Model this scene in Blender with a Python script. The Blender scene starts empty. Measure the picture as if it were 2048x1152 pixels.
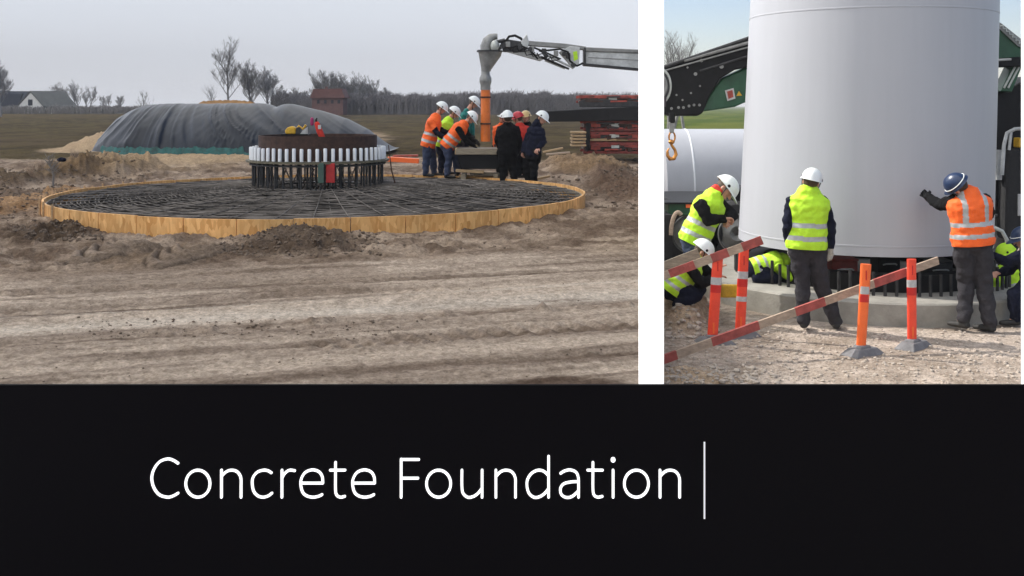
import bpy, bmesh, math, random
import numpy as np
from mathutils import Vector, Matrix, noise
random.seed(7)
S = bpy.context.scene
COL = S.collection
F, HZ, CX, HC = 2100.0, 212.0, 1024.0, 1.76     # focal length (px), horizon row, centre column, eye height
ZR = -0.84                                       # level of the lower, right-hand site
UB = (1302 - CX) / F                             # where the two sites meet
SUN_AZ = Vector((-0.912, 0.410)); SUN_EL = math.radians(42)
def P(px, py, D): return Vector(((px - CX) / F * D, D, HC - (py - HZ) / F * D))
def GL(px, py):
    D = F * HC / (py - HZ); return ((px - CX) / F * D, D)
def GR(px, py):
    D = F * (HC - ZR) / (py - HZ); return ((px - CX) / F * D, D)
# ------------------------------------------------------------------ materials
def mat(name, col, rough=.7, metal=0, var=.12, scale=8, bump=0, spec=None, emit=0, bscale=None, stretch=None, trans=0):
    m = bpy.data.materials.new(name); m.use_nodes = True
    n, l = m.node_tree.nodes, m.node_tree.links
    b = n['Principled BSDF']; b.inputs['Roughness'].default_value = rough; b.inputs['Metallic'].default_value = metal
    if spec is not None: b.inputs['Specular IOR Level'].default_value = spec
    tc = n.new('ShaderNodeTexCoord'); src = tc.outputs['Object']
    if stretch:
        mp = n.new('ShaderNodeMapping'); mp.inputs['Scale'].default_value = stretch; l.new(src, mp.inputs[0]); src = mp.outputs[0]
    nz = n.new('ShaderNodeTexNoise'); nz.inputs['Scale'].default_value = scale; nz.inputs['Detail'].default_value = 6
    nz.inputs['Roughness'].default_value = .65
    l.new(src, nz.inputs['Vector'])
    r = n.new('ShaderNodeValToRGB'); e = r.color_ramp.elements
    e[0].position = .3; e[1].position = .72
    e[0].color = tuple(c * (1 - var) for c in col) + (1,); e[1].color = tuple(min(1, c * (1 + var)) for c in col) + (1,)
    l.new(nz.outputs[0], r.inputs[0]); l.new(r.outputs[0], b.inputs['Base Color'])
    if bump:
        nb = n.new('ShaderNodeTexNoise'); nb.inputs['Scale'].default_value = bscale or scale * 3; nb.inputs['Detail'].default_value = 5
        l.new(src, nb.inputs['Vector'])
        bp = n.new('ShaderNodeBump'); bp.inputs['Strength'].default_value = bump; bp.inputs['Distance'].default_value = .02
        l.new(nb.outputs[0], bp.inputs['Height']); l.new(bp.outputs[0], b.inputs['Normal'])
    if emit:
        b.inputs['Emission Color'].default_value = (1, 1, 1, 1); b.inputs['Emission Strength'].default_value = emit
    return m
M = {}
def mk(k, *a, **kw): M[k] = mat(k, *a, **kw)
mk('steel', (.27, .27, .26), .5, .5, .3, 6, .15); mk('pale_steel', (.50, .51, .50), .5, .1, .35, 5, .1)
mk('dark_steel', (.05, .05, .052), .5, .6, .4, 9, .2); mk('rust', (.055, .028, .02), .8, .1, .5, 9, .3)
mk('rebar', (.15, .132, .115), .85, 0, .8, 2.2, spec=.2); mk('rebar_dark', (.07, .058, .05), .7, .2, .4, 5); mk('olive_plate', (.13, .115, .075), .7, 0, .3, 6); mk('black_paint', (.007, .007, .008), .55, 0, .4, 6, .1, spec=.25)
mk('green_paint', (.018, .085, .04), .4, 0, .3, 4, .05); mk('red_paint', (.36, .06, .04), .6, 0, .55, 5, .3)
mk('dark_red', (.22, .035, .026), .6, 0, .5, 5, .2); mk('orange_pipe', (.72, .17, .025), .5, 0, .2, 4, .15)
mk('orange_plastic', (.95, .075, .032), .5, 0, .14, 9, .15); mk('orange_pale', (1, .17, .035), .45, 0, .08, 6, .1)
mk('red_band', (.6, .02, .015), .4, 0, .15, 6); mk('reflector', (.50, .50, .49), .3, .1, .15, 30)
mk('rubber', (.17, .165, .17), .8, 0, .3, 8, .3); mk('timber', (.42, .29, .16), .8, 0, .3, 6, .3, stretch=(1, 6, 6))
mk('grey_timber', (.30, .25, .18), .8, 0, .35, 6, .3, stretch=(1, 6, 6)); mk('tyre', (.018, .018, .019), .85, 0, .3, 20, .3)
mk('plank_tan', (.40, .30, .22), .8, 0, .3, 7, .3, stretch=(1, 5, 5)); mk('plank_red', (.36, .075, .06), .7, 0, .35, 9, .3)
mk('white_plastic', (.78, .80, .82), .45, 0, .06, 10); mk('concrete', (.30, .285, .25), .85, 0, .28, 3, .25, bscale=30)
mk('skin', (.52, .27, .19), .55, 0, .1, 20); mk('hair', (.06, .035, .02), .7); mk('eye', (.02, .015, .01), .2)
mk('navy', (.009, .011, .024), .9, 0, .35, 14, .4, spec=.12); mk('black_cloth', (.009, .009, .010), .95, 0, .35, 14, .4, spec=.1)
mk('jeans', (.03, .042, .085), .85, 0, .3, 14, .4); mk('grey_cloth', (.040, .038, .043), .9, 0, .25, 14, .5, spec=.15)
mk('teal_cloth', (.01, .16, .14), .85, 0, .2, 14, .3); mk('red_cloth', (.6, .035, .02), .8, 0, .2, 14, .3)
mk('yellow_vest', (.52, .86, .03), .7, 0, .10, 10, .4); mk('orange_vest', (1.0, .14, .015), .7, 0, .10, 10, .4)
mk('vest_stripe', (.42, .44, .44), .4, .1, .1, 30); mk('helmet_white', (.80, .83, .81), .3, 0, .04, 8)
mk('helmet_blue', (.014, .032, .085), .35, 0, .1, 8); mk('helmet_cream', (.70, .50, .22), .35, 0, .1, 8); mk('helmet_red', (.55, .03, .05), .35, 0, .1, 8)
mk('glove_pale', (.45, .44, .38), .8, 0, .25, 20, .3); mk('boot', (.02, .019, .018), .7, 0, .3, 14, .2)
mk('bark', (.20, .185, .17), .9, 0, .25, 3); mk('bark_pale', (.22, .21, .205), .9, 0, .2, 3)
mk('yellow_paint', (.62, .36, .02), .5, 0, .3, 12); mk('brass', (.55, .24, .06), .35, .8, .3, 12, .1)
mk('plaster', (.62, .60, .55), .9, 0, .08, 1); mk('slate', (.045, .048, .058), .8, 0, .2, 2); mk('moss_roof', (.10, .10, .09), .9, 0, .2, 1)
mk('window_dark', (.02, .024, .03), .15); mk('brick', (.17, .09, .075), .9, 0, .2, 2); mk('brick_roof', (.17, .075, .06), .9, 0, .2, 2)
mk('turquoise', (.008, .10, .09), .55, 0, .6, 4, .3); mk('clod', (.15, .108, .075), .95, 0, .4, 12, .4)
mk('stone', (.42, .36, .30), .9, 0, .35, 12, .3); mk('wood_far', (.18, .165, .16), 1, 0, .2, .2)
mk('pale_trim', (.5, .52, .48), .5, .2, .2, 10)
def osb():
    m = mat('osb', (.56, .32, .115), .75); n, l = m.node_tree.nodes, m.node_tree.links; b = n['Principled BSDF']
    tc = n.new('ShaderNodeTexCoord'); mp = n.new('ShaderNodeMapping'); mp.inputs['Scale'].default_value = (14, 14, 5)
    v = n.new('ShaderNodeTexVoronoi'); v.inputs['Scale'].default_value = 1.6; v.inputs['Randomness'].default_value = 1
    nz = n.new('ShaderNodeTexNoise'); nz.inputs['Scale'].default_value = 1.1; nz.inputs['Detail'].default_value = 5
    l.new(tc.outputs['Object'], mp.inputs[0]); l.new(mp.outputs[0], v.inputs['Vector']); l.new(tc.outputs['Object'], nz.inputs['Vector'])
    sep = n.new('ShaderNodeSeparateColor'); l.new(v.outputs['Color'], sep.inputs[0])
    r = n.new('ShaderNodeValToRGB'); e = r.color_ramp.elements; e[0].color = (.64, .33, .10, 1); e[1].color = (.95, .59, .24, 1)
    l.new(sep.outputs[0], r.inputs[0])
    r2 = n.new('ShaderNodeValToRGB'); e = r2.color_ramp.elements; e[0].position = .35; e[1].position = .65; e[0].color = (.72, .70, .68, 1); e[1].color = (1.08, 1, .95, 1)
    l.new(nz.outputs[0], r2.inputs[0])
    mx = n.new('ShaderNodeMix'); mx.data_type = 'RGBA'; mx.blend_type = 'MULTIPLY'; mx.inputs[0].default_value = 1
    l.new(r.outputs[0], mx.inputs[6]); l.new(r2.outputs[0], mx.inputs[7]); l.new(mx.outputs[2], b.inputs['Base Color'])
    return m
M['osb'] = osb()
def tarp_mat():
    m = mat('tarp', (.010, .015, .025), .42, 0, .4, .9, .5, bscale=3.5, stretch=(1.4, .3, .5), spec=.32); return m
M['tarp'] = tarp_mat()
def tower_mat():
    m = mat('tower_paint', (.43, .44, .47), .4, 0, .03, 1.6, 0, stretch=(4, 4, .25)); return m
M['tower'] = tower_mat()
# ------------------------------------------------------------------ mesh builder
def tagp(o, label=None, cat=None, group=None, kind=None):
    if label: o['label'] = label
    if cat: o['category'] = cat
    if group: o['group'] = group
    if kind: o['kind'] = kind
    return o
def empty(name, loc, label, cat, group=None):
    o = bpy.data.objects.new(name, None); COL.objects.link(o); o.location = loc
    return tagp(o, label, cat, group)
def link(name, me, parent=None):
    o = bpy.data.objects.new(name, me); COL.objects.link(o)
    if parent is not None:
        o.parent = parent; o.matrix_parent_inverse = Matrix.Translation(-Vector(parent.location))
    return o
def perp(t):
    a = Vector((0, 0, 1)) if abs(t.z) < .9 else Vector((1, 0, 0))
    return t.cross(a).normalized()
class MB:
    def __init__(s): s.v = []; s.f = []; s.m = []
    def add(s, vs, fs, mi=0):
        o = len(s.v); s.v += [tuple(v) for v in vs]; s.f += [tuple(i + o for i in f) for f in fs]; s.m += [mi] * len(fs); return s
    def box(s, c, size, rot=None, mi=0, taper=1.0):
        c = Vector(c); hx, hy, hz = [a / 2 for a in size]
        vs = [Vector((x * (taper if z > 0 else 1), y * (taper if z > 0 else 1), z)) for x in (-hx, hx) for y in (-hy, hy) for z in (-hz, hz)]
        if rot is not None: vs = [rot @ v for v in vs]
        return s.add([c + v for v in vs], [(0, 1, 3, 2), (4, 6, 7, 5), (0, 4, 5, 1), (2, 3, 7, 6), (0, 2, 6, 4), (1, 5, 7, 3)], mi)
    def bar(s, a, b, w, h, mi=0, up=(0, 0, 1)):
        a, b = Vector(a), Vector(b); t = (b - a); L = t.length; t.normalize()
        sd = t.cross(Vector(up)).normalized(); u = sd.cross(t)
        R = Matrix((t, -sd, u)).transposed()
        return s.box((a + b) / 2, (L, w, h), R, mi)
    def tube(s, pts, r, n=8, side=None, cap='flat', mi=0):
        pts = [Vector(p) for p in pts]; N = len(pts)
        rs = r if isinstance(r, (list, tuple)) else [r] * N
        rs = [(q, q) if not isinstance(q, (list, tuple)) else q for q in rs]
        tg = [(pts[min(i + 1, N - 1)] - pts[max(i - 1, 0)]).normalized() for i in range(N)]
        prev = Vector(side) if side is not None else perp(tg[0])
        rings = []
        def ring(c, t, a, b):
            sd = (prev - t * prev.dot(t)).normalized(); nn = t.cross(sd)
            rings.append([c + sd * (a * math.cos(2 * math.pi * k / n)) + nn * (b * math.sin(2 * math.pi * k / n)) for k in range(n)])
            return sd
        if cap == 'round':
            for ph in (80, 50, 22):
                c, q = math.cos(math.radians(ph)), math.sin(math.radians(ph))
                ring(pts[0] - tg[0] * (min(rs[0]) * q), tg[0], rs[0][0] * c, rs[0][1] * c)
        for i in range(N):
            sd = ring(pts[i], tg[i], *rs[i])
            if side is None: prev = sd
        if cap == 'round':
            for ph in (22, 50, 80):
                c, q = math.cos(math.radians(ph)), math.sin(math.radians(ph))
                ring(pts[-1] + tg[-1] * (min(rs[-1]) * q), tg[-1], rs[-1][0] * c, rs[-1][1] * c)
        vs = [v for rg in rings for v in rg]; R = len(rings)
        fs = [(i * n + k, i * n + (k + 1) % n, (i + 1) * n + (k + 1) % n, (i + 1) * n + k) for i in range(R - 1) for k in range(n)]
        if cap: fs += [tuple(range(n - 1, -1, -1)), tuple((R - 1) * n + k for k in range(n))]
        return s.add(vs, fs, mi)
    def ell(s, c, rad, basis=None, n=14, m=9, mi=0):
        c = Vector(c); vs = []; fs = []
        for i in range(m + 1):
            th = math.pi * (i + (.02 if i == 0 else -.02 if i == m else 0)) / m
            for k in range(n):
                p = Vector((rad[0] * math.sin(th) * math.cos(2 * math.pi * k / n), rad[1] * math.sin(th) * math.sin(2 * math.pi * k / n), rad[2] * math.cos(th)))
                vs.append(c + (basis @ p if basis else p))
        fs = [(i * n + k, (i + 1) * n + k, (i + 1) * n + (k + 1) % n, i * n + (k + 1) % n) for i in range(m) for k in range(n)]
        fs += [tuple(range(n)), tuple(m * n + n - 1 - k for k in range(n))]
        return s.add(vs, fs, mi)
    def lathe(s, c, prof, n=32, closed=False, axis=None, mi=0, a0=0, a1=None):
        # prof: (r, z) list round the vertical through c (or axis matrix)
        c = Vector(c); full = a1 is None; a1 = 2 * math.pi if full else a1
        K = n if full else n + 1; vs = []
        for r, z in prof:
            for k in range(K):
                a = a0 + (a1 - a0) * k / n
                p = Vector((r * math.cos(a), r * math.sin(a), z)); vs.append(c + (axis @ p if axis else p))
        fs = []; L = len(prof)
        for i in range(L if closed else L - 1):
            j = (i + 1) % L
            for k in range(n):
                k2 = (k + 1) % K
                fs.append((i * K + k, i * K + k2, j * K + k2, j * K + k))
        if closed and not full:
            fs += [tuple(i * K for i in range(L)), tuple(i * K + n for i in reversed(range(L)))]
        return s.add(vs, fs, mi)
    def prism(s, pts, D, depth, mi=0):
        a = [P(x, y, D) for x, y in pts]; b = [v + Vector((0, depth, 0)) for v in a]; n = len(a)
        return s.add(a + b, [tuple(range(n)), tuple(range(2 * n - 1, n - 1, -1))] + [(i, i + n, (i + 1) % n + n, (i + 1) % n) for i in range(n)], mi)
    def mesh(s, name, mats, smooth=False, fix=True):
        me = bpy.data.meshes.new(name); me.from_pydata(s.v, [], s.f)
        mats = mats if isinstance(mats, (list, tuple)) else [mats]
        for m in mats: me.materials.append(M[m] if isinstance(m, str) else m)
        me.polygons.foreach_set('material_index', s.m)
        if fix:
            bm = bmesh.new(); bm.from_mesh(me); bmesh.ops.recalc_face_normals(bm, faces=bm.faces); bm.to_mesh(me); bm.free()
        if smooth: me.polygons.foreach_set('use_smooth', [True] * len(me.polygons))
        return me
    def build(s, name, mats, parent=None, smooth=False, bevel=0):
        o = link(name, s.mesh(name, mats, smooth), parent)
        if bevel:
            md = o.modifiers.new('bevel', 'BEVEL'); md.width = bevel; md.segments = 2; md.limit_method = 'ANGLE'
        if smooth:
            o.data.set_sharp_from_angle(angle=math.radians(42))
        return o
# ------------------------------------------------------------------ numpy noise
_rng = np.random.RandomState(3); _T = _rng.rand(256, 256)
def vn(x, y):
    xi = np.floor(x).astype(int); yi = np.floor(y).astype(int); fx = x - xi; fy = y - yi
    fx = fx * fx * (3 - 2 * fx); fy = fy * fy * (3 - 2 * fy)
    g = lambda a, b: _T[a % 256, b % 256]
    return (g(xi, yi) * (1 - fx) + g(xi + 1, yi) * fx) * (1 - fy) + (g(xi, yi + 1) * (1 - fx) + g(xi + 1, yi + 1) * fx) * fy
def fbm(x, y, o=4):
    t = 0; a = .5; w = 0
    for i in range(o):
        t = t + a * vn(x * 2 ** i + 17.3 * i, y * 2 ** i + 5.1 * i); w += a; a *= .55
    return t / w
def sst(a, b, x):
    t = np.clip((x - a) / (b - a), 0, 1); return t * t * (3 - 2 * t)
DC = (-3.36, 18.92); DR = 4.67                   # formwork centre and radius
TC = (4.98, 14.6)                                # tower centre
def blobm(x, y, cx, cy, rx, ry, wob=0.0):
    d = np.sqrt(((x - cx) / rx) ** 2 + ((y - cy) / ry) ** 2)
    if wob: d = d + wob * (fbm(x * 1.7 + 9, y * 1.7 + 3, 3) - .5)
    return 1 - sst(.45, 1.05, d)
def pxblob(x, y, px0, px1, py0, py1, wob=.6, G=GL):
    a = G((px0 + px1) / 2, py1); b = G((px0 + px1) / 2, py0)
    c0, c1 = G(px0, (py0 + py1) / 2), G(px1, (py0 + py1) / 2)
    return blobm(x, y, (c0[0] + c1[0]) / 2, (a[1] + b[1]) / 2, (c1[0] - c0[0]) / 2, (b[1] - a[1]) / 2, wob)
TD = Vector((5.16, 1.62)).normalized()           # direction of the wheel tracks
T0 = GL(0, 668)
def tmask(x, y):
    return 0
def terrain(x, y):
    x = np.asarray(x, float); y = np.asarray(y, float)
    Y = np.maximum(y, 1.)
    right = sst(UB - .004, UB + .004, x / Y)
    right = np.where(y > 5.25, right, 1.0) * (1 - sst(32, 62, y))
    rr = np.hypot(x - DC[0], y - DC[1])
    near = 1 - sst(28, 60, y)
    n1 = fbm(x * .7, y * .7, 4) - .5; n2 = fbm(x * 3.1 + 40, y * 3.1, 5) - .5; n3 = fbm(x * 9 + 11, y * 9 + 7, 4) - .5
    u = (x - T0[0]) * TD.x + (y - T0[1]) * TD.y; v = -(x - T0[0]) * TD.y + (y - T0[1]) * TD.x
    rut = fbm(u * .12 + 3, v * 2.2, 4) - .5; rutf = fbm(u * .5 + 7, v * 9, 3) - .5
    road = 1 - sst(2.6, 4.0, v + .5 * n1)
    rough = .25 + sst(.46, .6, fbm(x * .9 + 5, y * .9 + 60, 3))
    L = road * (rut * .10 + rutf * .045 + n3 * .03) + (1 - road) * (n1 * .13 + n2 * .20 * rough + n3 * .09) * near
    lug = sst(.47, .56, fbm(u * .25 + 70, v * .8, 3))
    for vc in (-1.1, .95, 1.75):
        bnd = np.exp(-((v - vc - .12 * np.sin(u * .35 + vc)) / .16) ** 4)
        L = L + bnd * (-.025 + .016 * np.sin(2 * math.pi * (u + .5 * np.abs(v - vc)) / .17) * lug) * (near + 0)
    # clod line between the wheel tracks
    ridge = np.exp(-((v + .33 + .25 * (rut)) / .13) ** 2) * sst(.45, .6, fbm(u * 2, v * 2 + 50, 3)) * sst(.8, 1.6, u) * (1 - sst(5.2, 6.2, u))
    L = L + ridge * np.maximum(0, .005 + .14 * n3 + .10 * n2)
    soft = near
    heaps = [(pxblob(x, y, 455, 745, 462, 512), .13, .22), (pxblob(x, y, 25, 205, 448, 482), .09, .26), (pxblob(x, y, 185, 300, 470, 540), .05, .1),
             (pxblob(x, y, -60, 150, 335, 395), .30, .35), (pxblob(x, y, 130, 300, 332, 362), .28, .3), (pxblob(x, y, -80, 110, 380, 440), .10, .22),
             (pxblob(x, y, 1080, 1260, 318, 352), .36, .35), (pxblob(x, y, 1175, 1330, 340, 408), .22, .3), (pxblob(x, y, 1030, 1200, 352, 372), .1, .1)]
    for m_, h, a in heaps: L = L + m_ * (h * (.75 + .5 * n1) + a * (n2 * .55 + n3 * .45))
    # crossed tyre treads pressed in the mud
    for (px, py, w, q, pd) in ((212, 506, .46, 6.5, .46), (362, 514, .50, 6.0, .44)):
        cx, cy = GL(px, py); lx = (x - cx); ly = (y - cy)
        mm = 1 - sst(.75, 1.05, np.sqrt((lx / w) ** 2 + ((ly - q * lx * lx * .5) / 1.0) ** 2))
        L = L * (1 - .7 * mm) + mm * (.075 * np.abs(np.sin(math.pi * (ly - q * lx * lx) / pd)) ** .7 - .02 + .04 * n3)
    # excavated rim
    inside = 1 - sst(DR - .25, DR - .05, rr)
    L = L * (1 - inside) - .06 * inside + 0
    ringz = np.exp(-((rr - DR - .25) / .35) ** 2); L = L * (1 - .55 * ringz * (y > DC[1] - 1))
    # sand heap under the covered mound
    sand = pxblob(x, y, 120, 640, 268, 356, .5); L = L + sand * (.10 + .22 * n1)
    sx, sy = GL(205, 296); L = L + (.8 + .5 * n1 + .25 * n2) * (1 - sst(.1, 1., np.hypot((x - sx - .7) / 2.5, (y - sy) / 4.2)))
    far = sst(50, 90, y); L = L + far * .35 * (fbm(x * .02, y * .02, 3) - .5)
    R_ = ZR + .05 * n1 * near + .035 * n2 * near + .022 * n3
    pile = pxblob(x, y, 1290, 1432, 606, 674, .5, GR); R_ = R_ + pile * (.30 + .25 * n2 + .14 * n3)
    lo = pxblob(x, y, 1290, 1480, 735, 800, .4, GR); R_ = R_ + lo * (.05 + .16 * n2 + .06 * n3)
    flat = 1 - sst(2.3, 2.9, np.hypot(x - TC[0], y - TC[1] - .1)); R_ = R_ * (1 - flat) + (ZR - .01) * flat
    z = L * (1 - right) + R_ * right
    z = np.where(y < 5.35, ZR + .02 * n2, z)
    return z
def gz(x, y): return float(terrain(np.array([x]), np.array([y]))[0])
def ground():
    us = np.linspace(-.66, .66, 900)
    ys = [-30, -12, -4, 1, 3, 4.6, 5.1, 5.22, 5.34, 5.5, 5.8]
    py = 800.0
    while py > 214.4:
        ys.append(F * HC / (py - HZ)); py -= 1.35 if py > 232 else .6
    ys = [q for q in ys]; ys += [2200, 3500]
    ys = np.array(ys)
    U, Yg = np.meshgrid(us, ys); X = U * np.maximum(Yg, 5.0) * np.where(Yg > 60, 1.3, 1.0)
    Z = terrain(X, Yg)
    nr, nc = U.shape
    x, y = X.ravel(), Yg.ravel()
    v = np.stack([x, y, Z.ravel()], 1)
    idx = np.arange(nr * nc).reshape(nr, nc)
    q = np.stack([idx[:-1, :-1], idx[:-1, 1:], idx[1:, 1:], idx[1:, :-1]], -1).reshape(-1, 4)
    me = bpy.data.meshes.new('ground'); me.vertices.add(len(v)); me.vertices.foreach_set('co', v.ravel())
    me.loops.add(q.size); me.loops.foreach_set('vertex_index', q.ravel().astype(np.int32))
    me.polygons.add(len(q)); me.polygons.foreach_set('loop_start', np.arange(0, q.size, 4, dtype=np.int32)); me.update(calc_edges=True)
    # soil kinds, plus shade painted in the tread grooves and under the rebar
    C = lambda r, g, b: np.array([r, g, b])
    n1 = fbm(x * .8 + 3, y * .8, 4); n2 = fbm(x * 3.5 + 40, y * 3.5, 5); n4 = fbm(x * .25, y * .25 + 9, 3)
    u = (x - T0[0]) * TD.x + (y - T0[1]) * TD.y; w = -(x - T0[0]) * TD.y + (y - T0[1]) * TD.x
    st = fbm(u * .14 + 3, w * 2.6, 5); st2 = fbm(u * .45, w * 8 + 4, 4)
    def mixc(a, b, t): t = t[:, None]; return a * (1 - t) + b * t
    mud = mixc(C(.16, .12, .092), C(.44, .37, .305), sst(.35, .68, n1 * .5 + n2 * .5))
    road = 1 - sst(2.3, 3.3, w + 1.2 * (n1 - .5))
    rcol = mixc(C(.20, .158, .128), C(.58, .51, .44), sst(.34, .62, st * .6 + st2 * .28 + n2 * .12))
    c = mixc(mud, rcol, road)
    wet = np.exp(-((w - .05 - .35 * (st - .5)) / .16) ** 2) * .85 + .6 * np.exp(-((w - .62 - .3 * (st - .5)) / .12) ** 2)
    wet = wet * sst(.3, .55, n2 * .4 + st2 * .6 + .12)
    c = mixc(c, C(.72, .68, .62), np.clip(wet, 0, 1) * .9)
    rid = np.exp(-((w + .33) / .13) ** 2) * sst(.45, .58, n2) * sst(.6, 1.4, u); c = mixc(c, C(.13, .09, .065), rid * .6)
    for m_, col, k in ((pxblob(x, y, 455, 745, 462, 514), C(.105, .08, .062), .85), (pxblob(x, y, 20, 215, 440, 486), C(.095, .07, .05), .88),
                       (pxblob(x, y, -80, 150, 330, 398), C(.10, .072, .045), .88), (pxblob(x, y, 125, 300, 322, 366), C(.15, .10, .055), .88),
                       (pxblob(x, y, -90, 120, 376, 446), C(.40, .26, .145), .8), (pxblob(x, y, 1080, 1270, 312, 356), C(.31, .22, .13), .7),
                       (pxblob(x, y, 1160, 1330, 345, 415), C(.15, .105, .08), .85), (pxblob(x, y, 980, 1330, 745, 840), C(.12, .085, .065), .9),
                       (pxblob(x, y, 170, 440, 478, 545), C(.23, .175, .125), .6), (pxblob(x, y, -60, 900, 520, 592, 1.0), C(.2, .155, .12), .5)):
        c = mixc(c, col[None] * (.75 + .5 * n2[:, None]), np.clip(m_ * 1.3, 0, 1) * k)
    sand = np.maximum(pxblob(x, y, 90, 680, 262, 366, .4), 1 - sst(.8, 1.1, np.hypot((x - GL(205, 296)[0] - .7) / 2.7, (y - GL(205, 296)[1]) / 4.6)))
    c = mixc(c, C(.47, .37, .25) * (.85 + .3 * n2[:, None]), np.clip(sand * 1.5, 0, 1) * .92)
    grass = sst(0, 2.5, y - 33 - 4 * (n4 - .5) - .3 * np.maximum(x + 9, 0) * (x < 0)) * (1 - np.clip(sand * 1.6, 0, 1))
    gcol = mixc(C(.050, .037, .017), C(.10, .08, .033), sst(.35, .65, fbm(x * .5, y * .2, 5) * .6 + fbm(x * 2, y * .8, 3) * .4))
    gcol = mixc(gcol, C(.10, .075, .045), sst(.52, .7, fbm(x * .09 + 4, y * .5, 4)) * .6)
    c = mixc(c, gcol, np.clip(grass, 0, 1))
    rr = np.hypot(x - DC[0], y - DC[1]); c = mixc(c, C(.022, .019, .017)[None] * (.7 + .6 * n2[:, None]), 1 - sst(DR - .12, DR, rr))  # dark base inside the formwork, shading among the bars put into its colour
    right = sst(UB - .004, UB + .004, x / np.maximum(y, 1.)); right = np.where(y > 5.3, right, 1)
    grav = mixc(C(.36, .295, .24), C(.57, .485, .415), sst(.3, .7, n1 * .4 + n2 * .6))
    rs = np.maximum(pxblob(x, y, 1285, 1440, 598, 682, .4, GR), pxblob(x, y, 1285, 1500, 728, 800, .5, GR)); grav = mixc(grav, C(.50, .37, .25) * (.8 + .4 * n2[:, None]), rs * .85)
    rgr = mixc(C(.045, .075, .006), C(.09, .11, .014), sst(.35, .65, fbm(x * .2, y * .1, 3)))
    grav = mixc(grav, rgr, sst(28, 40, y)); c = mixc(c, grav, right)
    c = np.where((right < .5)[:, None], c * np.array([1.02, .94, .85]), c)
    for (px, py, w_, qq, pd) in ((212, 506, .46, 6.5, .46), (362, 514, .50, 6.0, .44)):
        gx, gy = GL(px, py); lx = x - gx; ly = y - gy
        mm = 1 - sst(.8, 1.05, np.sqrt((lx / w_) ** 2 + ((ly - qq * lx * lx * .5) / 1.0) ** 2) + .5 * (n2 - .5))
        groove_shade = np.exp(-(np.sin(math.pi * (ly - qq * lx * lx) / pd) / .45) ** 2)  # shade painted into the tread grooves, following the relief
        c = mixc(c, C(.27, .21, .16), mm * .5); c = mixc(c, C(.085, .062, .045), mm * groove_shade * .85)
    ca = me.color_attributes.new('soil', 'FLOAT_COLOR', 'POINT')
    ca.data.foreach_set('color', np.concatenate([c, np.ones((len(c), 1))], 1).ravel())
    me.polygons.foreach_set('use_smooth', np.ones(len(q), bool))
    m = bpy.data.materials.new('ground_soil'); m.use_nodes = True; n, l = m.node_tree.nodes, m.node_tree.links
    b = n['Principled BSDF']; b.inputs['Roughness'].default_value = .9; b.inputs['Specular IOR Level'].default_value = .04
    at = n.new('ShaderNodeAttribute'); at.attribute_name = 'soil'; tc = n.new('ShaderNodeTexCoord')
    nz = n.new('ShaderNodeTexNoise'); nz.inputs['Scale'].default_value = 14; nz.inputs['Detail'].default_value = 9; nz.inputs['Roughness'].default_value = .7
    l.new(tc.outputs['Object'], nz.inputs['Vector'])
    r = n.new('ShaderNodeValToRGB'); e = r.color_ramp.elements; e[0].position = .33; e[1].position = .66
    e[0].color = (.62, .60, .57, 1); e[1].color = (1.3, 1.3, 1.3, 1); l.new(nz.outputs[0], r.inputs[0])
    mx = n.new('ShaderNodeMix'); mx.data_type = 'RGBA'; mx.blend_type = 'MULTIPLY'; mx.inputs[0].default_value = 1
    l.new(at.outputs['Color'], mx.inputs[6]); l.new(r.outputs[0], mx.inputs[7]); l.new(mx.outputs[2], b.inputs['Base Color'])
    nz3 = n.new('ShaderNodeTexNoise'); nz3.inputs['Scale'].default_value = 48; nz3.inputs['Detail'].default_value = 4; l.new(tc.outputs['Object'], nz3.inputs['Vector'])
    r3 = n.new('ShaderNodeValToRGB'); e = r3.color_ramp.elements; e[0].position = .34; e[1].position = .6; e[0].color = (.55, .52, .48, 1); e[1].color = (1.12, 1.12, 1.12, 1); l.new(nz3.outputs[0], r3.inputs[0])
    mx3 = n.new('ShaderNodeMix'); mx3.data_type = 'RGBA'; mx3.blend_type = 'MULTIPLY'; mx3.inputs[0].default_value = .5
    l.new(mx.outputs[2], mx3.inputs[6]); l.new(r3.outputs[0], mx3.inputs[7]); l.new(mx3.outputs[2], b.inputs['Base Color'])
    nb = n.new('ShaderNodeTexNoise'); nb.inputs['Scale'].default_value = 22; nb.inputs['Detail'].default_value = 8; nb.inputs['Roughness'].default_value = .72
    l.new(tc.outputs['Object'], nb.inputs['Vector'])
    bp = n.new('ShaderNodeBump'); bp.inputs['Strength'].default_value = .9; bp.inputs['Distance'].default_value = .045
    l.new(nb.outputs[0], bp.inputs['Height']); l.new(bp.outputs[0], b.inputs['Normal'])
    me.materials.append(m); o = link('ground', me); tagp(o, kind='structure')
    return o
ground()
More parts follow.
